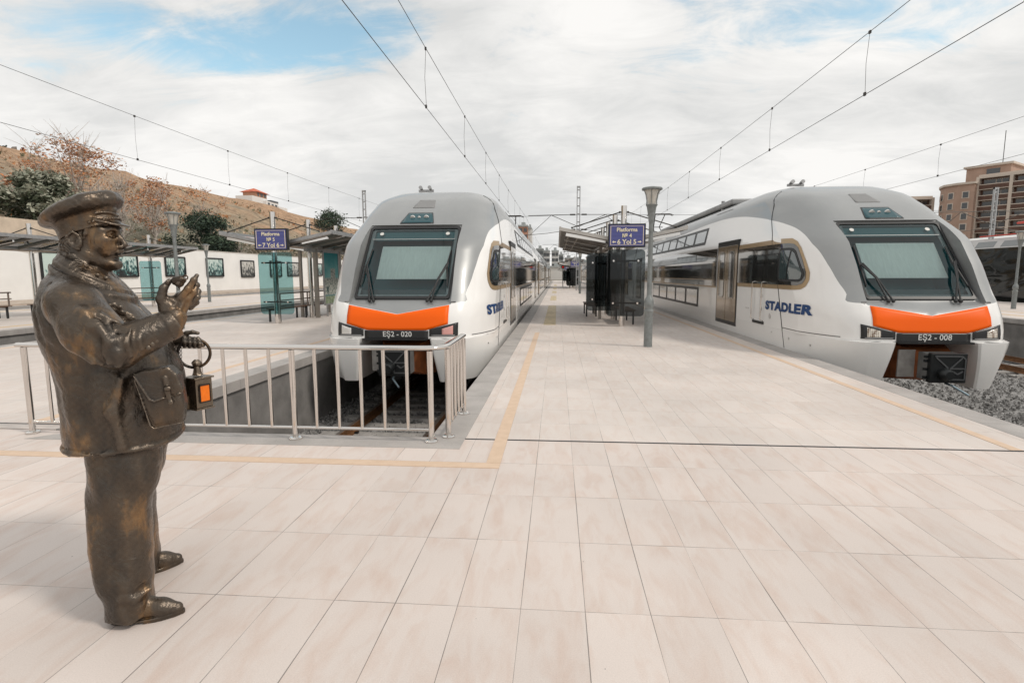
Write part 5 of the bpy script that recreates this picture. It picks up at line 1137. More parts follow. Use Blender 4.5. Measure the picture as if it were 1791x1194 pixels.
# ------------------------------------------------------------------ bronze stationmaster statue (distance fields turned into meshes)
def smin(a, b, k): 
    h = np.maximum(k-np.abs(a-b), 0)/k; return np.minimum(a, b)-h*h*k*0.25
def smax(a, b, k): return -smin(-a, -b, k)
class Field:
    def __init__(s, lo, hi, h):
        s.lo = np.array(lo, float); s.h = h; s.n = np.ceil((np.array(hi)-s.lo)/h).astype(int)+1
        s.f = np.full(s.n, 1.0, np.float32); s.ax = [(s.lo[i]+h*np.arange(s.n[i])).astype(np.float32) for i in range(3)]
    def win(s, lo, hi):
        a = np.maximum(np.floor((np.array(lo)-s.lo)/s.h).astype(int), 0); b = np.minimum(np.ceil((np.array(hi)-s.lo)/s.h).astype(int)+1, s.n)
        sl = tuple(slice(int(a[i]), int(max(b[i], a[i]))) for i in range(3))
        X, Y, Z = np.meshgrid(*[s.ax[i][sl[i]] for i in range(3)], indexing='ij', copy=False); return sl, X, Y, Z
    def op(s, lo, hi, fn, k=.02, mode='u'):
        m = k+3*s.h; sl, X, Y, Z = s.win(np.array(lo)-m, np.array(hi)+m)
        if X.size == 0: return
        d = fn(X, Y, Z).astype(np.float32); a = s.f[sl]
        s.f[sl] = smin(a, d, k) if mode == 'u' else (smax(a, -d, k) if mode == 's' else smax(a, d, k))
    def cone(s, a, b, r1, r2, k=.02, mode='u', sc=(1,1,1)):
        a = np.array(a, float); b = np.array(b, float); sc = np.array(sc, float); r = max(r1, r2)/sc.min()
        def fn(X, Y, Z):
            P = [(X-a[0])*sc[0], (Y-a[1])*sc[1], (Z-a[2])*sc[2]]; d = (b-a)*sc; dd = float(d@d)+1e-9
            t = np.clip((P[0]*d[0]+P[1]*d[1]+P[2]*d[2])/dd, 0, 1)
            return (np.sqrt((P[0]-t*d[0])**2+(P[1]-t*d[1])**2+(P[2]-t*d[2])**2)-(r1+(r2-r1)*t))/sc.max()
        s.op(np.minimum(a, b)-r, np.maximum(a, b)+r, fn, k, mode); return s
    def ccone(s, a, b, r1, r2, k=.01, mode='u'):
        a = np.array(a, float); b = np.array(b, float); d = b-a; L = np.linalg.norm(d); d = d/L; r = max(r1, r2)
        def fn(X, Y, Z):
            x, y, z = X-a[0], Y-a[1], Z-a[2]; h = x*d[0]+y*d[1]+z*d[2]; q = np.sqrt(np.maximum(x*x+y*y+z*z-h*h, 0)); return np.maximum(q-(r1+(r2-r1)*h/L), np.maximum(-h, h-L))
        s.op(np.minimum(a, b)-r, np.maximum(a, b)+r, fn, k, mode); return s
    def path(s, pts, rs, k=.02, mode='u', sc=(1,1,1)):
        rs = rs if hasattr(rs, '__len__') else [rs]*len(pts)
        for i in range(len(pts)-1): s.cone(pts[i], pts[i+1], rs[i], rs[i+1], k, mode, sc)
        return s
    def ell(s, c, r, k=.02, mode='u', ang=0):       # ang: tilt about the d axis
        c = np.array(c, float); r = np.array(r, float); ca, sa = math.cos(ang), math.sin(ang); R_ = r.max()
        def fn(X, Y, Z):
            x = X-c[0]; y = Y-c[1]; z = Z-c[2]; u = x*ca+z*sa; w_ = -x*sa+z*ca
            k0 = np.sqrt((u/r[0])**2+(y/r[1])**2+(w_/r[2])**2)+1e-6; k1 = np.sqrt((u/r[0]**2)**2+(y/r[1]**2)**2+(w_/r[2]**2)**2)+1e-6
            return k0*(k0-1)/k1
        s.op(c-R_, c+R_, fn, k, mode); return s
    def loft(s, tab, k=.02, mode='u', pw=2.2):      # tab rows: z, centre s, centre d, half s, half d
        T = np.array(tab, float); T = T[np.argsort(T[:, 0])]; z0, z1 = T[0, 0], T[-1, 0]
        def fn(X, Y, Z):
            zz = np.clip(Z, z0, z1); c, cy, a, b = [np.interp(zz, T[:, 0], T[:, i]) for i in (1, 2, 3, 4)]
            q = (np.abs((X-c)/a)**pw+np.abs((Y-cy)/b)**pw)**(1/pw); d = (q-1)*np.minimum(a, b)
            return np.maximum(d, np.maximum(z0-Z, Z-z1))
        m = T[:, 3:].max()+np.abs(T[:, 1:3]).max(); s.op((T[:, 1].min()-T[:, 3].max(), T[:, 2].min()-T[:, 4].max(), z0), (T[:, 1].max()+T[:, 3].max(), T[:, 2].max()+T[:, 4].max(), z1), fn, k, mode); return s
    def disp(s, fn, lo=None, hi=None):
        if lo is None: lo = s.lo; hi = s.lo+s.h*s.n
        sl, X, Y, Z = s.win(lo, hi); s.f[sl] = s.f[sl]+fn(X, Y, Z)
        return s
    def mesh(s):
        f = s.f; ins = f < 0
        nx, ny, nz = f.shape; c = np.zeros((nx-1, ny-1, nz-1), np.uint8)
        for i in (0, 1):
            for j in (0, 1):
                for k in (0, 1): c += ins[i:nx-1+i, j:ny-1+j, k:nz-1+k]
        act = (c > 0) & (c < 8); idx = -np.ones(c.shape, np.int64); ci = np.argwhere(act); idx[act] = np.arange(len(ci))
        P = np.zeros((len(ci), 3)); W_ = np.zeros(len(ci))
        cs = [(i, j, k) for i in (0, 1) for j in (0, 1) for k in (0, 1)]
        for a in cs:
            for ax in range(3):
                if a[ax]: continue
                b = list(a); b[ax] = 1
                fa = f[ci[:, 0]+a[0], ci[:, 1]+a[1], ci[:, 2]+a[2]]; fb = f[ci[:, 0]+b[0], ci[:, 1]+b[1], ci[:, 2]+b[2]]
                m = (fa < 0) != (fb < 0); t = fa[m]/(fa[m]-fb[m]); q = np.tile(np.array(a, float), (m.sum(), 1)); q[:, ax] = t
                P[m] += q; W_[m] += 1
        V = (ci+P/W_[:, None])*s.h+s.lo
        F = []
        for ax in range(3):
            u, v = [(1, 2), (2, 0), (0, 1)][ax]
            A = [slice(1, n-1) for n in f.shape]; B = list(A); A[ax] = slice(0, f.shape[ax]-1); B[ax] = slice(1, f.shape[ax])
            a = ins[tuple(A)]; b = ins[tuple(B)]; e = np.argwhere(a != b)
            sg = a[tuple(e.T)]; e = e.copy(); e[:, u] += 1; e[:, v] += 1
            def I(du, dv):
                q = e.copy(); q[:, u] -= du; q[:, v] -= dv; return idx[tuple(q.T)]
            q = np.stack([I(1, 1), I(0, 1), I(0, 0), I(1, 0)], 1); q[~sg] = q[~sg][:, ::-1]; F.append(q)
        return V, np.vstack(F)
SC_ = Vector((-1.98, 2.36, 0)); SF = Vector((.89, .46, 0)).normalized(); SR = Vector((SF.y, -SF.x, 0))
def noise3(X, Y, Z, f, seed=0):
    rs = np.random.RandomState(seed); o = 0
    for i in range(5):
        k = rs.randn(3)*f; p = rs.rand()*6.28; o = o+np.sin(X*k[0]+Y*k[1]+Z*k[2]+p+1.3*np.sin(X*k[1]+Z*k[0]+p))
    return o/5
def emit(fields, name, m, parent):
    V = []; F = []; b = 0
    for fl in fields:
        v, f = fl.mesh() if isinstance(fl, Field) else fl
        V.append(v); F.append(f+b); b += len(v)
    V = np.vstack(V); F = np.vstack(F)
    # local frame (s, d, z): s forward, d towards his right; mirrored axes so turn faces outward
    me = bpy.data.meshes.new(name); P = np.stack([V[:, 0], -V[:, 1], V[:, 2]], 1).astype(np.float32)
    me.vertices.add(len(P)); me.vertices.foreach_set('co', P.ravel()); me.loops.add(F.size); me.loops.foreach_set('vertex_index', F[:, ::-1].astype(np.int32).ravel())
    me.polygons.add(len(F)); me.polygons.foreach_set('loop_start', np.arange(0, F.size, 4, dtype=np.int32)); me.polygons.foreach_set('loop_total', np.full(len(F), 4, np.int32))
    me.update(calc_edges=True); me.validate(); me.polygons.foreach_set('use_smooth', [True]*len(me.polygons)); me.materials.append(m)
    o = bpy.data.objects.new(name, me); COL.objects.link(o); o.parent = parent; return o
def bronze(name, warm=1.0):
    m = bpy.data.materials.new(name); m.use_nodes = True; nt = m.node_tree; b = nt.nodes['Principled BSDF']
    tc = N(nt, 'ShaderNodeTexCoord'); mp = N(nt, 'ShaderNodeMapping'); mp.inputs['Scale'].default_value = (1, 1, .45); nt.links.new(tc.outputs['Object'], mp.inputs[0])
    n1 = N(nt, 'ShaderNodeTexNoise'); setin(n1, Scale=7.0, Detail=7.0, Roughness=.62); nt.links.new(mp.outputs[0], n1.inputs['Vector'])
    n2 = N(nt, 'ShaderNodeTexNoise'); setin(n2, Scale=38.0, Detail=5.0, Roughness=.7); nt.links.new(tc.outputs['Object'], n2.inputs['Vector'])
    geo = N(nt, 'ShaderNodeNewGeometry'); pr = N(nt, 'ShaderNodeMapRange'); setin(pr, From_Min=.46, From_Max=.60); nt.links.new(geo.outputs['Pointiness'], pr.inputs[0])
    r = N(nt, 'ShaderNodeValToRGB'); nt.links.new(n1.outputs['Fac'], r.inputs[0]); e = r.color_ramp.elements
    e[0].position = .36; e[0].color = ((.026, .024, .023, 1) if warm < 1.3 else (.09, .062, .030, 1)); e[1].position = .68; e[1].color = (.27*warm, .150*warm, .060*warm, 1); x = e.new(.55); x.color = (.072, .053, .038, 1)
    c = N(nt, 'ShaderNodeMix', data_type='RGBA'); nt.links.new(M(nt, 'MULTIPLY', pr.outputs[0], .55), c.inputs[0]); nt.links.new(r.outputs[0], c.inputs[6]); c.inputs[7].default_value = (.28, .235, .19, 1)
    nt.links.new(c.outputs[2], b.inputs['Base Color']); b.inputs['Metallic'].default_value = .82; b.inputs['Specular IOR Level'].default_value = .6
    rr = N(nt, 'ShaderNodeMapRange'); setin(rr, From_Min=.3, From_Max=.7, To_Min=.23, To_Max=.43); nt.links.new(n2.outputs['Fac'], rr.inputs[0]); nt.links.new(rr.outputs[0], b.inputs['Roughness'])
    bp = N(nt, 'ShaderNodeBump'); setin(bp, Strength=.45, Distance=.006); nt.links.new(n2.outputs['Fac'], bp.inputs['Height'])
    n3 = N(nt, 'ShaderNodeTexNoise'); setin(n3, Scale=13.0, Detail=4.0, Roughness=.6, Distortion=.6); nt.links.new(tc.outputs['Object'], n3.inputs['Vector'])
    bp2 = N(nt, 'ShaderNodeBump'); setin(bp2, Strength=.5, Distance=.02); nt.links.new(n3.outputs['Fac'], bp2.inputs['Height']); nt.links.new(bp.outputs[0], bp2.inputs['Normal']); nt.links.new(bp2.outputs[0], b.inputs['Normal'])
    return m
BZL = bronze('brassy_bronze', 1.7); BZ = bronze('patinated_bronze'); BZD = bronze('dark_bronze', .6)
def make_statue():
    t = empty('statue', SC_, 'bronze statue of a stout railway worker in peaked cap holding up a whistle', 'statue', None, math.atan2(SF.y, SF.x))
    # ---------------- coat, sleeves, trousers
    B = Field((-.42, -.46, .02), (.36, .50, 1.66), .0052)
    for sd, s0 in ((1, 0.0), (-1, -.05)):
        B.loft([(.03, -.045+s0, sd*.205, .088, .092), (.08, -.046+s0, sd*.20, .094, .097), (.14, -.05+s0, sd*.195, .10, .10), (.22, -.058+s0, sd*.19, .108, .102), (.36, -.066+s0, sd*.175, .119, .105), (.50, -.060+s0*.8, sd*.16, .120, .11), (.60, -.046+s0*.6, sd*.15, .136, .12), (.72, -.030+s0*.3, sd*.14, .142, .125), (.90, -.03, sd*.12, .15, .13)], k=.03)
    B.disp(lambda X, Y, Z: np.where(Z < .79, .0055*np.sin(X*38+Z*7+1.6*np.sin(Z*9+1)+Y*12)*np.clip((.80-Z)*6, 0, 1)+.004*np.sin(Z*38+X*22+2*np.sin(X*25))*np.clip((.30-Z)*6, 0, 1), 0))
    B.path([(.05, .25, .15), (.0, .285, .135), (-.05, .29, .15)], .005, k=.03).path([(.052, .25, .175), (.0, .292, .165)], .004, k=.02, mode='s')
    B.loft([(.795, -.048, 0, .222, .272), (.83, -.046, 0, .230, .278), (.95, -.040, 0, .232, .280), (1.08, -.045, 0, .234, .280), (1.2, -.075, 0, .232, .268), (1.30, -.108, 0, .219, .260), (1.40, -.140, 0, .186, .253), (1.47, -.163, 0, .148, .225), (1.53, -.168, 0, .128, .165), (1.575, -.155, 0, .105, .12), (1.60, -.15, 0, .09, .10)], k=.02, pw=2.25)
    B.cone((-.165, .11, 1.49), (-.135, .245, 1.455), .055, .076, .06).cone((-.165, -.11, 1.49), (-.135, -.245, 1.455), .055, .076, .06)
    B.ell((.07, 0, 1.06), (.125, .22, .17), .06)
    B.cone((-.085, .07, 1.43), (-.01, .07, 1.30), .07, .08, .08).cone((-.085, -.07, 1.43), (-.01, -.07, 1.30), .07, .08, .08)
    # hem lip, trousers under the hem cut clean
    B.op((-.35, -.32, .77), (.24, .32, .83), lambda X, Y, Z: np.abs(((np.abs((X+.048)/.230)**2.25+np.abs(Y/.279)**2.25)**(1/2.25)-1)*.230)+np.abs(Z-.803)*.6-.008, .01)
    # right sleeve
    B.path([(-.115, .265, 1.425), (-.055, .335, 1.335), (.035, .375, 1.262)], [.100, .096, .090], k=.045)
    B.ccone((.035, .375, 1.262), (.236, .312, 1.355), .086, .060, k=.012).ccone((.205, .322, 1.341), (.238, .3115, 1.356), .066, .064, k=.006)
    B.path([(-.215, .17, 1.515), (-.235, .20, 1.45), (-.232, .235, 1.37), (-.20, .27, 1.29), (-.13, .30, 1.23)], .005, k=.022, mode='s').path([(-.09, .17, 1.545), (-.045, .20, 1.50), (-.005, .235, 1.42), (.01, .27, 1.36)], .005, k=.022, mode='s')
    # left sleeve
    B.path([(-.115, -.265, 1.425), (-.06, -.33, 1.30), (-.0, -.34, 1.19)], [.098, .092, .082], k=.045).path([(-.0, -.34, 1.19), (.09, -.24, 1.215), (.15, -.17, 1.235)], [.082, .068, .05], k=.03)
    # creases
    for p, r in (([( .03, .48, 1.34), (.055, .445, 1.29), (.05, .455, 1.24)], .004), ([(-.02, .42, 1.39), (.045, .44, 1.32), (.06, .45, 1.26)], .003), ([(.10, .46, 1.33), (.075, .475, 1.27), (.08, .47, 1.21)], .002), ([(-.14, .36, 1.36), (-.10, .41, 1.29), (-.04, .44, 1.23)], .003)):
        B.path(p, r, k=.028, mode='s')
    for p, r in (([(.0, .44, 1.36), (.035, .462, 1.30), (.03, .465, 1.22)], .009), ([(-.06, .40, 1.42), (-.02, .43, 1.36), (.03, .44, 1.32)], .008), ([(.07, .45, 1.31), (.06, .46, 1.25), (.055, .45, 1.20)], .009), ([(-.14, .33, 1.36), (-.10, .40, 1.28), (-.03, .44, 1.215)], .009)):
        B.path(p, r, k=.03)
    for p, r in (([(.015, .40, 1.385), (.045, .447, 1.33), (.048, .466, 1.27), (.03, .46, 1.21)], .005), ([(-.01, .43, 1.38), (.02, .455, 1.315), (.015, .465, 1.25)], .004), ([(.10, .425, 1.345), (.09, .448, 1.29), (.095, .438, 1.235)], .005), ([(-.10, .39, 1.335), (-.06, .425, 1.265), (.0, .445, 1.205)], .004), ([(-.05, .36, 1.43), (.0, .40, 1.40), (.06, .41, 1.365)], .005), ([(.13, .41, 1.33), (.125, .425, 1.30), (.13, .42, 1.26)], .004)):
        B.path(p, r, k=.012)
    # front seam of the sleeve, coat vents
    B.path([(.05, .445, 1.345), (.13, .425, 1.362), (.21, .375, 1.385)], .002, k=.006, mode='s')
    # armpit shadow, side seam, strap across the back, belt of the satchel
    B.path([(-.29, .16, 1.42), (-.28, .20, 1.30), (-.20, .265, 1.22), (-.08, .285, 1.17), (.03, .29, 1.16)], .007, k=.03, mode='s')
    B.path([(-.29, .12, 1.17), (-.26, .19, 1.05), (-.24, .22, .90)], .006, k=.06, mode='s').path([(-.12, .285, 1.13), (-.14, .285, .98), (-.10, .29, .84)], .006, k=.07, mode='s').path([(.02, .285, 1.12), (-.02, .29, .98), (.0, .29, .83)], .006, k=.05)
    # front edge of the coat, lapel, pocket flap and decorations on the chest
    B.path([(-.02, .02, 1.50), (.035, .03, 1.38), (.115, .035, 1.25), (.185, .035, 1.10), (.185, .03, .90)], .009, k=.012)
    def collar(X, Y, Z):
        dx = (X+.128)/.94; dy = Y/1.04; r = np.sqrt(dx*dx+dy*dy)+1e-6; c_ = dx/r
        zs = 1.578-.058*c_-(r-.098)*1.16; d = np.abs(Z-zs-.008)*.65-.0135
        return np.maximum(d, np.maximum(.086-r, r-(.160+.016*c_+.014*np.abs(Y)/.15)))
    B.op((-.33, -.19, 1.40), (.07, .19, 1.68), collar, .005)
    B.op((-.1, -.014, 1.35), (.1, .014, 1.56), lambda X, Y, Z: np.maximum(np.abs(Y-.0)-.006, .0-X-.05), .004, 's')
    B.ell((.025, .168, 1.372), (.050, .014, .030), .006, ang=-.55); B.ell((-.005, .185, 1.41), (.034, .012, .016), .006, ang=-.6)
    for q in ((-.02, .19, 1.425), (.0, .19, 1.41), (.02, .185, 1.395), (-.005, .19, 1.43), (.014, .19, 1.418)): B.ell(q, (.011, .009, .011), .004)
    B.disp(lambda X, Y, Z: .0032*noise3(X, Y, Z, 9, 1)+.0012*noise3(X, Y, Z, 24, 2)+.0009*noise3(X, Y, Z, 90, 3))
    def edge(X, Y, Z):
        dx = (X+.128)/.94; dy = Y/1.04; r = np.sqrt(dx*dx+dy*dy); ro = .150+.012*dx/(r+1e-6)
        return np.where((Z > 1.43) & (Z < 1.66), .010*np.exp(-((r-ro)/.005)**2)+.0035*np.exp(-((r-ro+.014)/.004)**2)-.004*((r > .105) & (r < ro-.004)), 0)
    B.disp(edge)
    # ---------------- head and neck
    Hd = Field((-.27, -.13, 1.50), (.06, .13, 1.87), .0028)
    Hd.ell((-.115, 0, 1.745), (.118, .083, .112), .02).ell((-.062, 0, 1.690), (.060, .057, .088), .035)
    Hd.cone((-.142, 0, 1.50), (-.132, 0, 1.66), .087, .078, .03).ell((-.19, 0, 1.64), (.05, .065, .07), .04).ell((-.090, 0, 1.60), (.045, .046, .022), .03)
    for s in (1, -1):
        Hd.cone((-.105, s*.050, 1.640), (-.026, s*.016, 1.603), .025, .020, .03)
        Hd.ell((-.045, s*.046, 1.690), (.030, .026, .034), .03).ell((-.038, s*.054, 1.714), (.028, .017, .014), .022)
        Hd.path([(-.009, s*.010, 1.752), (-.016, s*.034, 1.757), (-.040, s*.060, 1.750)], [.010, .011, .009], .018)
        Hd.ell((-.006, s*.032, 1.735), (.020, .022, .014), .014, 's')
        Hd.ell((-.028, s*.032, 1.735), (.0145, .0165, .0130), .003)
        Hd.path([(-.013, s*.016, 1.737), (-.0125, s*.030, 1.7445), (-.024, s*.050, 1.737)], .0032, .004).path([(-.014, s*.018, 1.730), (-.0135, s*.032, 1.7265), (-.025, s*.048, 1.732)], .0030, .005)
        Hd.path([(-.018, s*.024, 1.720), (-.030, s*.046, 1.722)], .0035, .012, 's')
        Hd.ell((.006, s*.0145, 1.682), (.015, .0105, .0100), .007).ell((.010, s*.0085, 1.6745), (.007, .0045, .004), .003, 's')
        Hd.path([(-.006, s*.023, 1.688), (-.016, s*.036, 1.668), (-.026, s*.042, 1.645)], .003, .014, 's').path([(-.012, s*.032, 1.676), (-.030, s*.046, 1.655)], .010, .02)
        Hd.path([(.0045, s*.003, 1.6650), (-.004, s*.018, 1.660), (-.020, s*.034, 1.650)], [.0090, .0080, .0035], .006)
        # ear
        Hd.ell((-.128, s*.088, 1.704), (.027, .012, .038), .006, ang=.18); Hd.ell((-.124, s*.101, 1.706), (.016, .010, .024), .004, 's', ang=.18); Hd.ell((-.119, s*.090, 1.701), (.006, .006, .010), .006)
        Hd.path([(-.110, s*.092, 1.726), (-.130, s*.099, 1.740), (-.151, s*.101, 1.724), (-.150, s*.099, 1.700), (-.135, s*.094, 1.676), (-.120, s*.088, 1.668)], [.0045, .005, .0055, .005, .0055, .008], .004)
        Hd.path([(-.128, s*.092, 1.722), (-.138, s*.092, 1.712), (-.136, s*.090, 1.696)], .0032, .004)
    Hd.path([(-.006, 0, 1.744), (.009, 0, 1.718), (.020, 0, 1.699)], [.0090, .0105, .0125], .010).ell((.0215, 0, 1.690), (.0135, .0125, .0100), .007)
    Hd.ell((.0, 0, 1.6405), (.0095, .021, .0062), .005).path([(-.004, -.026, 1.6495), (.008, 0, 1.6510), (-.004, .026, 1.6495)], .0022, .004, 's')
    Hd.ell((-.008, 0, 1.627), (.012, .02, .005), .012, 's').ell((-.020, 0, 1.605), (.0205, .024, .017), .012)
    Hd.path([(-.010, .004, 1.772), (-.012, .03, 1.773), (-.03, .06, 1.770)], .002, .008, 's')
    Hd.path([(-.09, .07, 1.60), (-.05, .06, 1.55), (-.03, .03, 1.52)], .006, .02, 's').path([(-.15, .085, 1.64), (-.09, .082, 1.58), (-.05, .06, 1.53)], .006, .03)
    Hd.disp(lambda X, Y, Z: np.where((X < -.150-.2*(1.70-Z)) & (Z < 1.76) & (Z > 1.655), .0026*np.sin(X*260+4*np.sin(Z*90))*np.sin(Z*210+3*np.sin(X*80)+Y*60), 0)+.0009*noise3(X, Y, Z, 70, 5))
    Hd.path([(-.085, .079, 1.76), (-.09, .080, 1.735), (-.098, .078, 1.715)], [.010, .008, .004], .006)
    # ---------------- right hand
    K = Field((.14, .22, 1.30), (.37, .38, 1.60), .0026)
    K.path([(.215, .320, 1.335), (.230, .312, 1.378)], [.047, .040], .01)
    K.disp(lambda X, Y, Z: X*0)
    K.cone((.228, .310, 1.375), (.240, .305, 1.41), .034, .034, .012, sc=(1, 1.15, 1)).cone((.236, .305, 1.405), (.268, .300, 1.448), .040, .038, .02, sc=(1, 1.5, 1)).ell((.215, .312, 1.425), (.030, .022, .042), .02)
    fg = {'i': ([(.262,.315,1.458),(.294,.322,1.497),(.318,.316,1.534),(.329,.308,1.553)], [.0155,.0135,.0115,.0088]),
          'm': ([(.282,.302,1.448),(.313,.300,1.482),(.322,.285,1.512),(.316,.27,1.528)], [.0155,.0135,.0118,.0095]),
          'r': ([(.292,.285,1.432),(.320,.280,1.458),(.323,.262,1.484),(.314,.25,1.498)], [.0150,.0130,.0112,.0092]),
          'p': ([(.290,.268,1.415),(.313,.260,1.436),(.314,.244,1.456),(.304,.236,1.468)], [.0135,.0115,.0100,.0082])}
    for p, r in fg.values(): K.path(p, r, .006)
    for p, r in fg.values():
        for q in p[1:3]: K.ell(q, (r[1]*1.07,)*3, .004)
    K.path([(.205,.315,1.405), (.193,.320,1.455), (.204,.318,1.500), (.226,.312,1.529)], [.024,.0185,.0150,.0118], .010).ell((.198,.319,1.480), (.0165,.016,.016), .006)
    K.path([(.245,.336,1.40), (.262,.334,1.44)], .004, .014, 's').path([(.218,.338,1.455), (.236,.336,1.44)], .004, .01, 's').path([(.27,.33,1.40), (.288,.322,1.44)], .004, .012, 's')
    K.ell((.222,.328,1.526), (.008,.005,.010), .002)
    K.disp(lambda X, Y, Z: .0010*noise3(X, Y, Z, 80, 7))
    # inner cuff
    K.cone((.222, .316, 1.350), (.234, .311, 1.376), .049, .048, .004)
    # ---------------- left hand gripping the lantern ring
    G_ = Field((.09, -.26, 1.14), (.33, -.04, 1.31), .0028)
    G_.cone((.125, -.19, 1.228), (.165, -.155, 1.232), .040, .032, .01).cone((.165, -.150, 1.232), (.205, -.125, 1.228), .032, .034, .02, sc=(1, 1, 1.2))
    G_.path([(.185,-.130,1.252), (.212,-.115,1.267), (.238,-.110,1.272), (.262,-.108,1.266)], [.013,.0115,.0105,.0085], .006)
    for i in range(4):
        a = .192+i*.021; G_.path([(a, -.140, 1.242-.004*i), (a+.012, -.098, 1.247-.005*i), (a+.014, -.080, 1.227-.004*i), (a+.010, -.098, 1.207-.003*i), (a+.004, -.122, 1.207)], [.0130-.0006*i, .0125-.0007*i, .0118-.0007*i, .0110-.0006*i, .009], .004)
    G_.cone((.255, -.10, 1.215), (.282, -.105, 1.203), .012, .009, .006)
    G_.disp(lambda X, Y, Z: .0009*noise3(X, Y, Z, 80, 8))
    hv, hf = Hd.mesh(); an_ = R(13); hx = hv[:, 0]+.13; hy = hv[:, 1].copy(); wgt = np.clip((hv[:, 2]-1.53)/.07, 0, 1); ca_, sa_ = np.cos(an_*wgt), np.sin(an_*wgt)
    hv[:, 0] = -.13+hx*ca_-hy*sa_; hv[:, 1] = hx*sa_+hy*ca_
    body = emit([B, (hv, hf), K, G_], 'body', BZ, t)
    # ---------------- shoes
    for sd, s0, an in ((1, 0.0, -.10), (-1, -.075, .30)):
        Sh = Field((-.17, -.085, -.002), (.22, .085, .16), .0034)
        Sh.path([(-.070, 0, .050), (.02, 0, .056), (.095, .004, .040), (.150, .004, .030)], [.050, .050, .044, .030], .02, sc=(1, 1.18, 1))
        Sh.cone((-.05, 0, .07), (-.02, 0, .15), .060, .07, .03)
        Sh.op((-.13, -.06, 0), (.19, .06, .022), lambda X, Y, Z: np.maximum((np.sqrt(((X-.035)/.150)**2+(Y/(.046+.004*np.cos((X-.06)*18)))**2)-1)*.045, np.abs(Z-.009)-.010), .004)
        Sh.op((.0, -.06, -.01), (.05, .06, .012), lambda X, Y, Z: np.maximum(np.abs(X-.005)-.022, Z-.008), .004, 's')
        for i in range(5): Sh.path([(.045+.013*i, -.022, .096-.0075*i), (.048+.013*i, .0, .104-.0078*i), (.045+.013*i, .022, .096-.0075*i)], .0034, .002)
        Sh.path([(.10, -.040, .045), (.118, 0, .066), (.10, .040, .045)], .002, .004, 's')
        Sh.op((-.3, -.3, -.1), (.3, .3, .0), lambda X, Y, Z: .0008-Z, .001, 'i')
        Sh.disp(lambda X, Y, Z: .0012*noise3(X, Y, Z, 60, 9))
        v, f = Sh.mesh(); ca, sa = cos(an), sin(an); q = v.copy(); q[:, 0] = v[:, 0]*ca+v[:, 1]*sa-.01+s0; q[:, 1] = -v[:, 0]*sa+v[:, 1]*ca+sd*.225
        emit([(q, f)], 'shoe', BZD, t)
    # ---------------- cap
    C_ = Field((-.32, -.18, 1.66), (.08, .18, 1.95), .0032); ta = R(20); c0 = (-.115, 1.76)
    def UW(X, Z): x = X-c0[0]; z = Z-c0[1]; return x*cos(ta)+z*sin(ta), -x*sin(ta)+z*cos(ta)
    def band(X, Y, Z):
        u, w_ = UW(X, Z); q = np.sqrt((u/.124)**2+(Y/.094)**2); return np.maximum((q-1)*.094, np.abs(w_-.025)-.040)
    def crown(X, Y, Z):
        u, w_ = UW(X, Z); a = .168; b = .142; h = .040+.008*np.clip(u/.15, -1, 1); cw = .084+.012*np.clip(u/.15, -1, 1)
        q = (np.abs(u/a)**2.2+np.abs(Y/b)**2.2)**(1/2.2); return ((np.maximum(q, 0)**3.2+np.abs((w_-cw)/h)**2.6)**(1/2.8)-1)*.036
    C_.op((-.27, -.11, 1.66), (.03, .11, 1.86), band, .004); C_.op((-.31, -.16, 1.68), (.07, .16, 1.94), crown, .016)
    C_.op((-.1, -.1, 1.74), (.06, .1, 1.81), lambda X, Y, Z: np.maximum(np.abs((Z-1.794)+.34*(X+.02)+1.2*(Y**2)*1.2+.0)-.0048, (np.sqrt(((X+.052)/.096)**2+(Y/.082)**2)-1)*.08), .006)
    C_.op((-.26, -.08, 1.62), (.0, .08, 1.77), lambda X, Y, Z: (np.sqrt(((X+.115)/.112)**2+(Y/.082)**2+((Z-1.72)/.07)**2)-1)*.07, .004, 's')
    for i in range(21):
        a = -1.15+2.3*i/20; u = .129*cos(a); y = .098*sin(a); w_ = .004; C_.ell((c0[0]+u*cos(ta)-w_*sin(ta), y, c0[1]+u*sin(ta)+w_*cos(ta)), (.0045,)*3, .002)
    rs = random.Random(4)
    for s in (1, -1):
        for i in range(8):
            a = s*(.12+.10*i); w_ = .022+.004*i-.0003*i*i; u = .126*cos(a); y = .096*sin(a); C_.ell((c0[0]+u*cos(ta)-w_*sin(ta), y, c0[1]+u*sin(ta)+w_*cos(ta)), (.008, .008, .0045), .003, ang=s*.4)
    C_.ell((c0[0]+.125*cos(ta)-.045*sin(ta), 0, c0[1]+.125*sin(ta)+.045*cos(ta)), (.010, .020, .020), .003)
    C_.disp(lambda X, Y, Z: .0020*noise3(X, Y, Z, 22, 11)+.0007*noise3(X, Y, Z, 80, 12))
    cv, cf = C_.mesh(); hx = cv[:, 0]+.13; hy = cv[:, 1].copy(); cv[:, 0] = -.13+hx*cos(an_)-hy*sin(an_); cv[:, 1] = hx*sin(an_)+hy*cos(an_)
    emit([(cv, cf)], 'cap', BZD, t)
    # ---------------- satchel
    def L3(s, d, z): return (s, -d, z)
    def sprism(poly, d0, d1): 
        n = len(poly); mb = MB(); mb.add([L3(s, d0, z) for s, z in poly]+[L3(s, d1, z) for s, z in poly], [tuple(range(n)), tuple(range(2*n-1, n-1, -1))]+[(i, i+n, (i+1) % n+n, (i+1) % n) for i in range(n)]); return mb
    bag = Field((.02, .14, .86), (.29, .36, 1.20), .004)
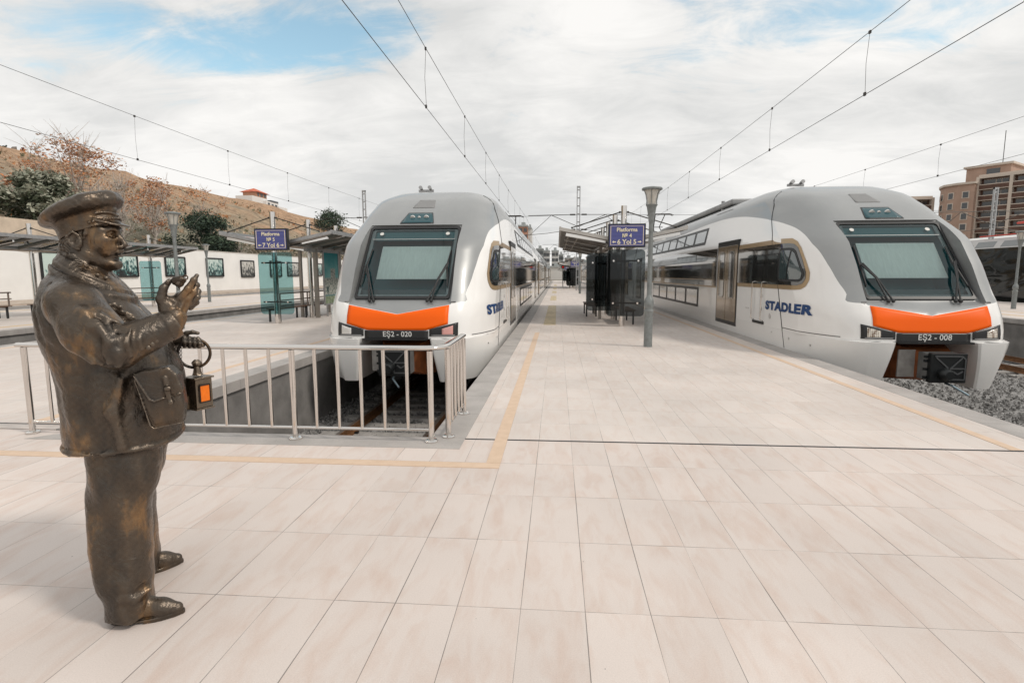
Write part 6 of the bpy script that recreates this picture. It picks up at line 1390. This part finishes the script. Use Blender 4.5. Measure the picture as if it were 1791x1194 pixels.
    def poly_sdf(X, Z, pts):
        d = np.full(X.shape, -1.0); n = len(pts); cx = sum(p[0] for p in pts)/n; cz = sum(p[1] for p in pts)/n
        for i in range(n):
            a = np.array(pts[i]); b = np.array(pts[(i+1) % n]); e = b-a; nn = np.array([e[1], -e[0]])/np.linalg.norm(e)
            if (cx-a[0])*nn[0]+(cz-a[1])*nn[1] > 0: nn = -nn
            d = np.maximum(d, (X-a[0])*nn[0]+(Z-a[1])*nn[1])
        return d
    bp_ = [(.062,1.135),(.112,.905),(.125,.893),(.235,.908),(.246,.99),(.236,1.12),(.205,1.16),(.09,1.15)]
    fp_ = [(.068,1.145),(.118,1.028),(.135,1.018),(.240,1.046),(.248,1.065),(.232,1.13),(.20,1.166),(.10,1.158)]
    bag.op((.05,.16,.88), (.26,.33,1.18), lambda X, Y, Z: smax(poly_sdf(X, Z, bp_), np.abs(Y-.255)-(.062-.02*((Z-1.02)/.14)**2), .03), .004)
    bag.op((.05,.28,1.0), (.26,.34,1.18), lambda X, Y, Z: smax(poly_sdf(X, Z, fp_), np.abs(Y-.285)-.0405, .012), .004)
    bag.path([(.072,.327,1.138),(.122,.327,1.03),(.138,.327,1.022),(.237,.327,1.048)], .003, .003).path([(.072,.316,1.12),(.115,.316,.915),(.125,.316,.902),(.232,.316,.916)], .003, .003)
    bag.path([(.185,.325,1.12),(.190,.328,1.06),(.196,.326,1.02)], [.012,.012,.011], .003, sc=(1,1.6,1)).ell((.192,.336,1.075), (.015,.008,.012), .002).ell((.198,.33,1.012), (.012,.008,.012), .003)
    bag.disp(lambda X, Y, Z: .0022*noise3(X, Y, Z, 30, 21)+.0008*noise3(X, Y, Z, 90, 22))
    emit([bag], 'satchel', BZD, t)
    # ---------------- whistle and chain
    wm = MB(); wm.tube([L3(.236,.312,1.527), L3(.246,.312,1.529), L3(.272,.313,1.534), L3(.284,.314,1.540)], [.012,.019,.020,.013], 14).sphere(L3(.262,.312,1.523), .020, 14, 9)
    w1 = wm.build('whistle', BZD, t, smooth=50)
    r_ = MB(); c = Vector(L3(.288,.322,1.545))
    r_.tube([c+Vector((.009*cos(a), 0, .009*sin(a))) for a in np.linspace(0, 2*pi, 14)], .0028, 6); r_.build('whistle_ring', BZ, w1)
    def chain(pts, n, r=.0038):
        mb = MB(); P_ = [Vector(p) for p in pts]; L_ = [(b-a).length for a, b in zip(P_, P_[1:])]; T = sum(L_)
        for i in range(n):
            s = T*i/(n-1); j = 0
            while j < len(L_)-1 and s > L_[j]: s -= L_[j]; j += 1
            p = P_[j].lerp(P_[j+1], min(1, s/L_[j])); ax = Vector((0, 1, 0)) if i % 2 else Vector((.7, .7, 0)); d = (P_[j+1]-P_[j]).normalized(); x = d.cross(ax).normalized()
            mb.tube([p+d*(r*1.5*cos(a))+x*(r*sin(a)) for a in np.linspace(0, 2*pi, 9)], .0013, 4, False)
        return mb
    chain([L3(.288,.330,1.536), L3(.272,.336,1.515), L3(.262,.338,1.498)], 8).build('chain', BZ, w1)
    chain([L3(.185,-.10,1.20), L3(.195,.0,1.12), L3(.205,.20,1.075)], 26, .005).build('chain', BZD, t); chain([L3(.16,.05,1.23), L3(.185,.15,1.14), L3(.20,.22,1.10)], 18, .005).build('chain', BZD, t)
    # ---------------- lantern hanging from the left hand
    ln = MB(); cx, cd, cz = .240, -.10, 1.166
    ln.tube([L3(cx+.071*cos(a), cd, cz+.072*sin(a)) for a in np.linspace(0, 2*pi, 33)], .0075, 9, False)
    ln.sphere(L3(.262, cd, 1.228), .014, 10, 7, (1,1,1.6))
    lt = ln.build('lantern_ring', BZ, t, smooth=60)
    lb = MB(); cc = L3(.248, cd, 0)
    lb.lathe([(.0,1.135),(.010,1.134),(.021,1.124),(.024,1.116),(.021,1.106),(.013,1.098),(.016,1.09),(.018,1.075),(.024,1.055)][::-1], (cc[0], cc[1], 0), 8)
    lb.build('lantern_knob', BZL, t, smooth=35)
    def sq(hw, z0, z1, tw=R(42)):
        vs = []
        for z, h in ((z0, hw), (z1, hw)):
            for k in range(4): a = tw+pi/4+k*pi/2; vs.append((cc[0]+h*1.414*cos(a), cc[1]+h*1.414*sin(a), z))
        return vs, [(3,2,1,0),(4,5,6,7),(0,1,5,4),(1,2,6,5),(2,3,7,6),(3,0,4,7)]
    lm = MB(); lm.add(*sq(.044, .893, 1.040)).add(*sq(.053, 1.040, 1.049)).add(*sq(.050, .884, .893))
    lo = lm.build('lantern_body', BZL, t, bevel=.003)
    AMB = mat('amber_glass', (.80,.17,.006), .3, spec=.4, noise=.12, nscale=60)
    tw = R(42)
    for k in (0, 2):
        a = tw+k*pi/2-pi/2; n_ = Vector((cos(a), sin(a), 0)); x_ = Vector((-sin(a), cos(a), 0)); c_ = Vector((cc[0], cc[1], .966))+n_*.0445
        pm = MB(); pm.add([c_+x_*sx*.0245+Vector((0,0,sz*.040))+n_*q for q in (0, .004) for sx, sz in ((-1,-1),(1,-1),(1,1),(-1,1))], [(3,2,1,0),(4,5,6,7),(0,1,5,4),(1,2,6,5),(2,3,7,6),(3,0,4,7)]); pm.build('pane', AMB, lo)
        fm = MB()
        for p, q in (((-1,-1),(1,-1)), ((1,-1),(1,1)), ((1,1),(-1,1)), ((-1,1),(-1,-1))): fm.bar(c_+x_*p[0]*.027+Vector((0,0,p[1]*.043))+n_*.003, c_+x_*q[0]*.027+Vector((0,0,q[1]*.043))+n_*.003, .008, .006)
        fm.build('pane_frame', BZ, lo)
    MB().tube([L3(.196,-.045,.900), L3(.196,-.045,.962)], .018, 12).build('burner', BZL, lo, smooth=50)
    for s_, d_, z_ in ((.150,.425,1.262),(.163,.418,1.275),(.176,.410,1.287)): MB().sphere(L3(s_, d_-.015, z_), .0105, 12, 8, (1,.6,1)).build('cuff_button', BZ, t, smooth=60)
    for s_, d_, z_ in ((-.072,.120,1.556),(-.046,.102,1.544)): MB().sphere(L3(s_, d_, z_), .009, 12, 8, (1,.8,1)).build('collar_button', BZ, t, smooth=60)
    sm = MB(); c = Vector(L3(-.112,.138,1.588))
    for k in range(5):
        a = 2*pi*k/5+.3; sm.tube([c, c+Vector((.018*cos(a), -.002, .018*sin(a)))], [.006, .002], 5)
    sm.build('collar_star', BZ, t)
    return t
make_statue()
